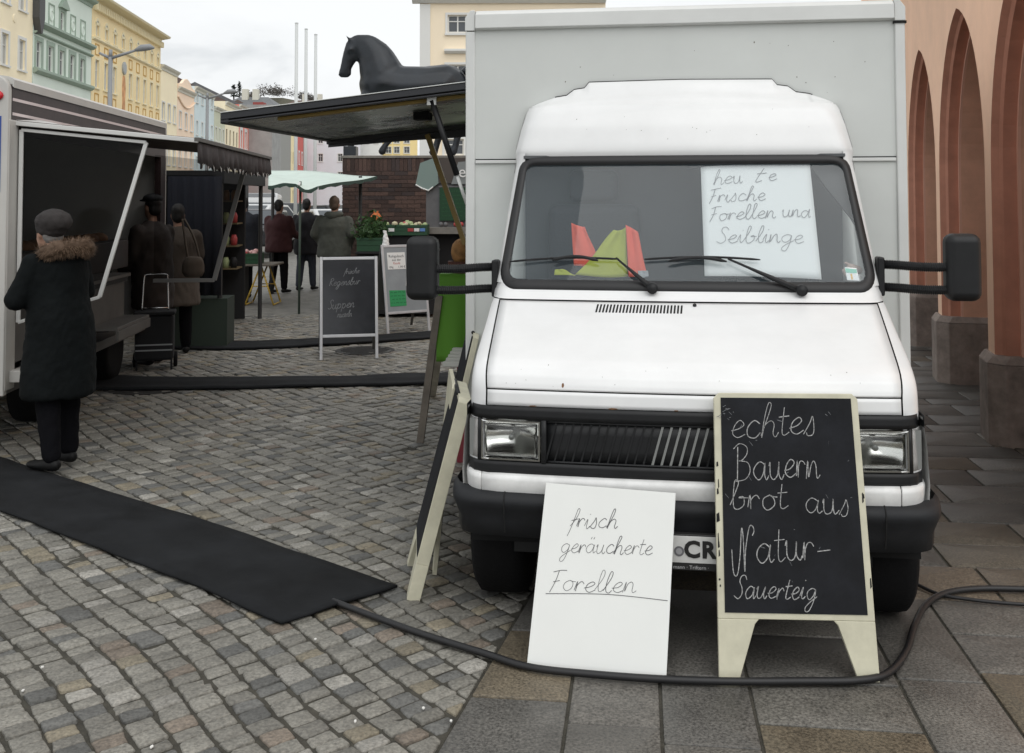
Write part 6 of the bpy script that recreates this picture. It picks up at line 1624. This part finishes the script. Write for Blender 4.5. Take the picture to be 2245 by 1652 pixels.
# ================================================================== PEOPLE
M_skin = mat('skin', (.42, .24, .17), .55, nscale=14, namt=.08)
M_shoe = mat('dark_shoe_leather', (.006, .006, .006), .6, spec=.25)
def person(label, px, py, h, face_az, coat_m, trouser_m, hair_m, coat_len=.62, arms='down', vox=.02, hat=None, girth=1.0, stride=.10, coat_wr=.011, lean=0.0, hood=False, skirt=0.0, pos=None, hunch=0.0):
    p = gnd(px, py) if pos is None else np.array(pos); s = h/1.75
    P = empty('person', (p[0], p[1], .004 + (.022 if p[1] < 7 else 0)), -R(face_az), label, 'person')
    P.scale = (s, s, s)
    v = vox/s
    hx, hy = .0, .02+lean+hunch*.05
    hz = 1.62-hunch*.03
    sh = .172*girth
    if arms == 'down': A = {1: ((.25, -.03, 1.16), (.24, .08, .90)), -1: ((-.25, -.03, 1.16), (-.24, .08, .90))}
    elif arms == 'fold': A = {1: ((.25, .06, 1.15), (.08, .28, 1.22)), -1: ((-.27, .10, 1.13), (-.05, .30, 1.20))}
    elif arms == 'pocket': A = {1: ((.29, -.06, 1.17), (.20, .12, .98)), -1: ((-.29, -.06, 1.17), (-.20, .12, .98))}
    elif arms == 'forward': A = {1: ((.24, .08, 1.14), (.20, .33, 1.05)), -1: ((-.24, .02, 1.14), (-.22, .2, .98))}
    # body: one continuous figure
    bb = Blob()
    bb.chain([((hx, hy-.01, hz+.02), (.074, .092, .105)), ((hx, hy+.015, hz-.06), (.062, .075, .07))])
    bb.cap((hx, hy+.095, hz-.015), .012, (hx, hy+.10, hz-.04), .014)                    # nose
    bb.cap((hx, hy+.07, hz-.10), .022, (hx, hy+.06, hz-.115), .025)                     # chin
    bb.ell((hx, hy+.085, hz-.072), (.022, .010, .008))                                  # mouth
    for sx in (-1, 1):
        bb.ell((hx+sx*.078, hy-.005, hz-.02), (.010, .02, .032))                        # ears
        bb.ell((hx+sx*.03, hy+.082, hz+.035), (.022, .010, .008))                       # brows
    bb.cap((0, .0+lean*.8, 1.43), .055, (hx, hy-.01, hz-.06), .05)
    bb.chain([((0, lean*.7, 1.33), (.13, .09, .09)), ((0, lean*.4, 1.15), (.13, .10, .10)), ((0, 0, .95), (.15, .11, .10))])
    for sx in (-1, 1):
        e_, w_ = A[sx]; sho = (sx*sh*.92, lean*.8, 1.36)
        bb.chain([(sho, .044), (e_, .036), (w_, .030)])
        d = np.array(w_)-np.array(e_); d = d/np.linalg.norm(d); w0 = np.array(w_)
        bb.cap(w0, .030, w0+d*.07, .034)
        side = np.cross(d, (0, 0, 1)); side = side/(np.linalg.norm(side)+1e-6)
        for k in range(4): q = w0+d*.075+side*(.024-.016*k); bb.cap(q, .0095, q+d*(.055+.012*(k in (1, 2)))+np.array([0, 0, -.012]), .008)
        bb.cap(w0+d*.02+side*.03, .011, w0+d*.065+side*.052, .009)
        fy = stride*sx*.5
        bb.chain([((sx*.09, 0, .92), .075), ((sx*.10, .02+fy*.4, .49), .052), ((sx*.105, fy-.02, .10), .036), ((sx*.108, fy-.01, .05), (.028, .035, .022))])
    bb.build('body', M_skin, P, voxel=max(.012, v*(.9 if vox < .02 else 1.0)), smooth=1)
    # trousers
    bb = Blob()
    for sx in (-1, 1):
        fy = stride*sx*.5
        bb.chain([((sx*.085, 0, .95), (.105, .115, .09)), ((sx*.098, .015+fy*.4, .50), (.078, .085, .07)), ((sx*.105, fy-.02, .10), (.058, .068, .05))])
    bb.build('trousers', trouser_m, P, voxel=v, smooth=2, wr=.007, wscale=9, stretch=(1, 1, .6))
    # shoes
    for sx in (-1, 1):
        fy = stride*sx*.5; b2 = Blob(); b2.chain([((sx*.106, fy-.05, .045), (.042, .05, .045)), ((sx*.112, fy+.06, .035), (.046, .06, .035)), ((sx*.115, fy+.15, .028), (.042, .05, .028))]); b2.build('shoe', M_shoe, P, voxel=.014, smooth=2)
    # coat
    bb = Blob(); g = girth; hem = 1.06-coat_len
    rings = [(0, 0, hem, (.195+skirt)*g, (.155+skirt*.7)*g), (0, 0, hem+.03, (.20+skirt)*g, (.16+skirt*.7)*g), (0, .0, 1.0, (.195+skirt*.4)*g, .155*g), (0, lean*.4, 1.14, .185*g, .145*g), (0, lean*.6, 1.28, .195*g, .15*g), (0, lean*.8-hunch*.03, 1.37, .175*g, .125*g), (0, lean*.85, 1.43, .115*g, .095*g), (0, lean*.9, 1.485, .078, .078)]
    bb.loft(rings, 28)
    for sx in (-1, 1):
        e_, w_ = A[sx]; bb.chain([((sx*sh*.96, lean*.8, 1.365), .066*g), (tuple(np.array(e_)), .060*g), (tuple(np.array(w_)), .050*g)])
    bb.build('coat', coat_m, P, voxel=v, smooth=3, wr=coat_wr, wscale=9, stretch=(1, 1, .8))
    if hood:
        bb = Blob(); bb.chain([((-.10, -.02+lean, 1.46), (.06, .07, .05)), ((0, -.10+lean, 1.44), (.09, .06, .07)), ((.10, -.02+lean, 1.46), (.06, .07, .05))]); bb.build('hood', coat_m, P, voxel=v, smooth=3, wr=.005, wscale=14)
    # hair
    if hair_m is not None:
        bb = Blob(); bb.ell((hx, hy-.022, hz+.035), (.084, .095, .10)); bb.ell((hx, hy-.05, hz-.02), (.078, .06, .085)); bb.build('hair', hair_m, P, voxel=v*.7, smooth=2, wr=.004, wscale=30)
    if hat: hat(P, hx, hy, hz, v)
    return P
def cap_hat(m):
    def f(P, hx, hy, hz, v):
        bb = Blob(); bb.ell((hx, hy-.01, hz+.085), (.10, .115, .055)); bb.ell((hx, hy+.10, hz+.065), (.075, .075, .014)); bb.build('cap', m, P, voxel=.012, smooth=2)
    return f
def beret(m):
    def f(P, hx, hy, hz, v):
        bb = Blob(); bb.ell((hx, hy-.05, hz+.06), (.118, .138, .092)); bb.ell((hx, hy-.035, hz+.015), (.104, .114, .075)); bb.build('knitted_hat', m, P, voxel=.010, smooth=2, wr=.004, wscale=20)
    return f
M_parka = mat('dark_parka', (.0042, .0056, .0060), .85, spec=.15, nscale=5, namt=.3, bscale=38, bamt=.35, bdist=.012)
M_dtr = mat('black_trousers', (.0045, .0045, .006), .9, spec=.12, bscale=60, bamt=.2); M_jean = mat('dark_jeans', (.03, .036, .05), .85)
M_hat = mat('grey_knit', (.032, .028, .027), .9, bscale=90, bamt=.6, bdist=.006)
M_fur = mat('brown_fur', (.10, .062, .038), .8); M_hairg = mat('grey_hair', (.22, .21, .20), .7)
W1p = person('woman in a long dark parka with brown fur collar beside the trailer', 130, 1036, 1.68, -62, M_parka, M_dtr, M_hairg, .585, 'fold', .014, beret(M_hat), 1.14, .10, .007, skirt=.03, pos=(-2.94, 6.86, 0), lean=.05, hunch=1.2)
FC = empty('fur_collar', parent=W1p)
bb = Blob()
ring = [(.145*math.cos(R(a)), -.045+.125*math.sin(R(a)), 1.445+.035*math.sin(R(a+180))) for a in range(-235, 56, 18)]
bb.chain([(q, .052) for q in ring]); bb.build('collar_pad', M_fur, FC, voxel=.012, smooth=2, wr=.012, wscale=22)
b = B(); r6 = random.Random(2)
for i in range(5200):
    k = r6.uniform(0, len(ring)-1.001); j = int(k); q = np.array(ring[j])+(np.array(ring[j+1])-np.array(ring[j]))*(k-j)
    n_ = np.array([r6.gauss(0, 1) for _ in range(3)]); n_ /= np.linalg.norm(n_); base = q+n_*.05; tipd = n_*.6+np.array([q[0]*3, (q[1]+.045)*3, -.55])*.5
    tipd = tipd/np.linalg.norm(tipd)*r6.uniform(.018, .045); w_ = np.cross(n_, (0, 0, 1.0)); w_ = w_/(np.linalg.norm(w_)+1e-6)*.0016
    b.add([base-w_, base+w_, base+tipd], [(0, 1, 2)])
o = b.build('fur', mat('fur_strands', (.17, .11, .07), .7, nscale=30, namt=.6), FC); tag(o, kind='stuff')
# the couple with the shopping trolley
M_brn = mat('dark_brown_jacket', (.022, .015, .012), .8, bscale=14, bamt=.3); M_bei = mat('beige_coat', (.075, .060, .048), .85, bscale=12, bamt=.35, bdist=.02)
M_hairb = mat('black_hair', (.010, .009, .009), .6); M_capm = mat('dark_cap', (.010, .011, .013), .8)
person('man in a dark flat cap at the trailer counter', 322, 770, 1.80, -58, M_brn, M_dtr, M_hairb, .5, 'forward', .022, cap_hat(M_capm), 1.15, pos=(-3.84, 11.25, 0))
person('dark haired woman in a beige coat standing behind the trolley', 385, 752, 1.70, -20, M_bei, M_dtr, M_hairb, .5, 'forward', .022, None, 1.22, pos=(-3.80, 11.95, 0), skirt=.02)
# trolley
p = gnd(338, 808); TRY = empty('shopping_trolley', (p[0], p[1], 0), R(15), 'black wheeled shopping trolley with chrome handle', 'trolley')
M_tb = mat('trolley_black_cloth', (.008, .009, .011), .8, bscale=20, bamt=.3); M_chr = mat('trolley_chrome', (.7, .7, .7), .25, metal=1.0); M_tape = mat('reflective_tape', (.30, .32, .33), .4)
b = B(); b.box(-.19, .19, -.12, .14, .10, .56); b.build('bag', M_tb, TRY, bevel=.03, seg=3)
b = B(); b.box(-.205, .205, -.14, .15, .561, .60); b.build('flap', M_tb, TRY, bevel=.015)
for z in (.20, .255): b = B(); b.box(-.18, .18, -.1235, -.1205, z, z+.014); b.build('tape', M_tape, TRY)
b = B(); b.tube(crom([(-.13, .0, .60), (-.125, .02, .75), (-.115, .04, .93), (-.10, .05, .965), (0, .05, .97), (.10, .05, .965), (.115, .04, .93), (.125, .02, .75), (.13, 0, .60)], 5), .009, 8); b.build('handle', M_chr, TRY, smooth=True)
b = B(); b.tube([(-.13, .0, .625), (.13, .0, .625)], .007, 6); b.build('handle_bar', M_chr, TRY, smooth=True)
for sx in (-.2, .2): b = B(); b.lathe([(.03, -.018), (.075, -.018), (.08, 0), (.075, .018), (.03, .018)], (sx, .13, .08), 18, 'x'); b.build('wheel', M_tyre, TRY, smooth=True)
b = B(); b.tube([(-.17, -.08, .0), (-.17, -.08, .12)], .012, 6); b.build('foot', M_tb, TRY); b = B(); b.tube([(.17, -.08, .0), (.17, -.08, .12)], .012, 6); b.build('foot', M_tb, TRY)
p = at(424, 606, 11.3); HB = empty('shoulder_bag', tuple(p), R(20), 'pale shoulder bag hanging beside the beige coat', 'bag')
bb = Blob(); bb.loft([(0, 0, 0, .09, .05), (0, 0, .05, .12, .06), (0, 0, .16, .11, .05), (0, 0, .21, .08, .035)]); bb.build('bag_body', mat('bag_pale', (.15, .12, .095), .7), HB, voxel=.014, smooth=3, wr=.006)
b = B(); b.tube(crom([(-.06, 0, .2), (-.09, .02, .4), (-.12, .04, .62)], 6), .012, 6); b.tube(crom([(.06, 0, .2), (-.0, .02, .42), (-.10, .04, .62)], 6), .012, 6); b.build('strap', mat('bag_pale', (.15, .12, .095), .7), HB, smooth=True)
# shoppers at the vegetable stall
M_olive = mat('olive_jacket', (.060, .064, .052), .8, nscale=6, namt=.25, bscale=16, bamt=.35, bdist=.015); M_hairr = mat('short_brown_hair', (.09, .06, .04), .7)
person('man in an olive hooded jacket seen from behind', 735, 682, 1.80, 8, M_olive, M_jean, M_hairr, .25, 'pocket', .02, None, 1.3, .14, .008, hood=True, pos=(-2.80, 16.55, 0))
M_red = mat('dark_red_jacket', (.040, .008, .009), .85, bscale=14, bamt=.3); M_blkc = mat('black_coat', (.008, .008, .011), .85, bscale=14, bamt=.3); M_nav = mat('navy_coat', (.008, .010, .016), .85, bscale=14, bamt=.3)
person('shopper in a dark red jacket at the stall', 612, 640, 1.74, 20, M_red, M_dtr, M_hairb, .3, 'forward', .026, None, 1.3, pos=(-4.35, 19.6, 0))
person('shopper in a black coat next to the olive jacket', 676, 632, 1.76, 10, M_blkc, M_jean, M_hairb, .38, 'forward', .026, None, 1.2, .2, pos=(-3.95, 20.2, 0))
person('dark figure in a navy coat nearest the shelves', 542, 650, 1.80, -30, M_nav, M_dtr, M_hairb, .5, 'down', .026, None, 1.3, pos=(-4.75, 18.6, 0))

# ================================================================== ARCADED BUILDING ON THE RIGHT
M_peach = mat('peach_render', srgb(252, 210, 180), .85, n2=(1.1, .11), nscale=1.2, namt=.05, bscale=60, bamt=.12, bdist=.004)
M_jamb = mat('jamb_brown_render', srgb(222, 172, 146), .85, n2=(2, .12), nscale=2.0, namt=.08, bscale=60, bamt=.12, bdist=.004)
M_mould = mat('terracotta_moulding', srgb(190, 134, 112), .8, nscale=5, namt=.12)
M_mline = mat('pale_arris', srgb(226, 178, 156), .8)
M_plinth = mat('plinth_stone', srgb(142, 130, 122), .85, n2=(4, .3), nscale=9, namt=.25, bscale=40, bamt=.35, bdist=.006)
ARA = R(-14.5); p0 = gnd(2149, 931)
AR = empty('arcade_building', (0, 0, 0), 0, 'peach arcaded building with pointed arches and stone pillar bases', 'building')
ax = np.array([math.sin(R(14.5)), math.cos(R(14.5)), 0]); an = np.array([math.cos(R(14.5)), -math.sin(R(14.5)), 0])  # along, into the building
# facade plane through the near pillar; s = distance along from the foot nearest the camera
PF = np.array([3.63, 8.22, 0])
def apt(s, n, z): return tuple(PF + ax*s + an*n + np.array([0, 0, z]))
def s_of(x):    # where the view line to photo column x meets the facade plane
    r = _ray(x, HORY); r = np.array([r[0], r[1], 0]); N = an; t = (PF @ N)/(r @ N); return float((r*t-PF) @ ax)
PITCHA, OPEN = 2.60, 2.16
ARCH_S = s_of(2104)              # centre of the middle arch
SPR, APEX, DEPTH, ZTOP = 1.95, 3.28, .70, 9.0
def arch_outline(hw, rise_extra=0.0, n=12):
    """half-outlines of a pointed arch, from left spring to right spring"""
    h = APEX + rise_extra - SPR; Rr = (hw*hw+h*h)/(2*hw)   # circle through spring with vertical tangent and apex
    L_ = []
    for k in range(n+1):
        a = math.asin(min(1, h/Rr))*k/n; L_.append((-hw + Rr*(1-math.cos(a)), SPR+Rr*math.sin(a)))
    return L_ + [(-x, z) for x, z in L_[::-1][1:]]
ks = range(-1, 4)
WALL = empty('wall', parent=AR)
for k in ks:
    c = ARCH_S + k*PITCHA; a0, a1 = c-PITCHA/2, c+PITCHA/2
    out = arch_outline(OPEN/2+.10, .10)
    # bay of wall with its arched opening (front face pieces), left/right piers
    b = B(); hw = OPEN/2+.10
    b.add([apt(a0, 0, .0), apt(c-hw, 0, .0), apt(c-hw, 0, SPR), apt(a0, 0, SPR)], [(0, 1, 2, 3)])
    b.add([apt(c+hw, 0, .0), apt(a1, 0, .0), apt(a1, 0, SPR), apt(c+hw, 0, SPR)], [(0, 1, 2, 3)])
    n = len(out)
    for i in range(n-1):
        (x0, z0), (x1, z1) = out[i], out[i+1]
        s0 = a0+(a1-a0)*i/(n-1); s1 = a0+(a1-a0)*(i+1)/(n-1)
        t0_ = SPR+(4.2-SPR)*1; b.add([apt(c+x0, 0, z0), apt(c+x1, 0, z1), apt(s1, 0, 4.2), apt(s0, 0, 4.2)], [(0, 1, 2, 3)])
    b.add([apt(a0, 0, SPR), apt(c-hw, 0, SPR), apt(a0, 0, 4.2)], [(0, 1, 2)]); b.add([apt(c+hw, 0, SPR), apt(a1, 0, SPR), apt(a1, 0, 4.2)], [(0, 1, 2)])
    b.add([apt(a0, 0, 4.2), apt(a1, 0, 4.2), apt(a1, 0, ZTOP), apt(a0, 0, ZTOP)], [(0, 1, 2, 3)])
    b.build('wall_bay', M_peach, WALL)
    A_ = empty('arch', parent=AR)
    o1, o2, o3 = arch_outline(OPEN/2+.10, .10), arch_outline(OPEN/2+.045, .045), arch_outline(OPEN/2, 0)
    def full(o): return [(o[0][0], .0)] + o + [(o[-1][0], .0)]
    o1, o2, o3 = full(o1), full(o2), full(o3)
    rows = [[apt(c+x, 0, z) for x, z in o1], [apt(c+x, .05, z) for x, z in [( (p[0]*.55+q[0]*.45), (p[1]*.55+q[1]*.45)) for p, q in zip(o1, o2)]], [apt(c+x, .07, z) for x, z in o2], [apt(c+x, .16, z) for x, z in o2]]
    b = B(); b.grid(rows); b.build('moulding', M_mould, A_)
    b = B(); b.grid([[apt(c+x, .16, z) for x, z in o2], [apt(c+x, .158, z) for x, z in o3], [apt(c+x, .18, z) for x, z in o3]]); b.build('inner_arris', M_mline, A_)
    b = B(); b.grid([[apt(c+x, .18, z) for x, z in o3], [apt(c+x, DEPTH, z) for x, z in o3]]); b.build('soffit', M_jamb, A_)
    # pillar base between this arch and the next
    Bs = empty('pillar_base', parent=AR); s0, s1 = c+OPEN/2-.05, c+PITCHA-OPEN/2+.05
    ch = .10
    foot = [(s0, ch-.06), (s0+ch, -.06), (s1-ch, -.06), (s1, ch-.06), (s1, DEPTH+.05), (s0, DEPTH+.05)]
    b = B(); b.prism(foot, lambda s, n_: apt(s, n_, -.02), lambda s, n_: apt(s, n_, .57)); b.build('block', M_plinth, Bs, bevel=.012)
    top = [(s0+.03, ch-.02), (s0+ch, .0-.02), (s1-ch, -.02), (s1-.03, ch-.02), (s1-.03, DEPTH+.03), (s0+.03, DEPTH+.03)]
    b = B(); nn = len(foot); b.add([apt(s, n_, .571) for s, n_ in foot]+[apt(s, n_, .625) for s, n_ in top], [tuple(range(nn, 2*nn))]+[(i, (i+1) % nn, nn+(i+1) % nn, nn+i) for i in range(nn)]); b.build('chamfer', M_plinth, Bs)
# the passage behind the arches
s0, s1 = ARCH_S-1.5*PITCHA, ARCH_S+4.2*PITCHA
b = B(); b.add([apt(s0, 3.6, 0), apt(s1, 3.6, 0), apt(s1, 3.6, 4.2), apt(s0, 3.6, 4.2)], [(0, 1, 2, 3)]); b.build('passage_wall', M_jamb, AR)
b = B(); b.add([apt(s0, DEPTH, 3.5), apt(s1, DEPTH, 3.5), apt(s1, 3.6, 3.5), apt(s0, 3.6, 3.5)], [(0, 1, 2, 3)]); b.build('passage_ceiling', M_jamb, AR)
for k in ks:
    c = ARCH_S + k*PITCHA; o = arch_outline(OPEN/2, 0); hw = OPEN/2; a0, a1 = c-PITCHA/2, c+PITCHA/2; b = B()
    b.add([apt(a0, DEPTH, 0), apt(c-hw, DEPTH, 0), apt(c-hw, DEPTH, SPR), apt(a0, DEPTH, SPR)], [(0, 1, 2, 3)]); b.add([apt(c+hw, DEPTH, 0), apt(a1, DEPTH, 0), apt(a1, DEPTH, SPR), apt(c+hw, DEPTH, SPR)], [(0, 1, 2, 3)])
    n = len(o)
    for i in range(n-1):
        (x0, z0), (x1, z1) = o[i], o[i+1]; b.add([apt(c+x0, DEPTH, z0), apt(c+x1, DEPTH, z1), apt(a0+(a1-a0)*(i+1)/(n-1), DEPTH, 3.55), apt(a0+(a1-a0)*i/(n-1), DEPTH, 3.55)], [(0, 1, 2, 3)])
    b.add([apt(a0, DEPTH, SPR), apt(c-hw, DEPTH, SPR), apt(a0, DEPTH, 3.55)], [(0, 1, 2)]); b.add([apt(c+hw, DEPTH, SPR), apt(a1, DEPTH, SPR), apt(a1, DEPTH, 3.55)], [(0, 1, 2)])
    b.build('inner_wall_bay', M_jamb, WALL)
b = B(); b.add([apt(s0, 0, ZTOP), apt(s1, 0, ZTOP), apt(s1, 6, ZTOP+2), apt(s0, 6, ZTOP+2)], [(0, 1, 2, 3)]); b.build('roof', mat('roof_tiles', (.20, .08, .05), .8), AR)
b = B(); b.add([apt(s0, 0, 0), apt(s0, 6, 0), apt(s0, 6, ZTOP), apt(s0, 0, ZTOP)], [(0, 1, 2, 3)]); b.build('end_wall', M_peach, AR)
b = B(); b.add([apt(s1, 0, 0), apt(s1, 6, 0), apt(s1, 6, ZTOP), apt(s1, 0, ZTOP)], [(0, 1, 2, 3)]); b.build('end_wall', M_peach, AR)
b = B(); b.add([apt(s0, 3.55, -.02), apt(s1, 3.55, -.02), apt(s1, -.5, -.02), apt(s0, -.5, -.02)], [(0, 1, 2, 3)]); b.build('passage_floor', mat('dark_flagstone', (.09, .085, .08), .7, nscale=6, namt=.2), AR)
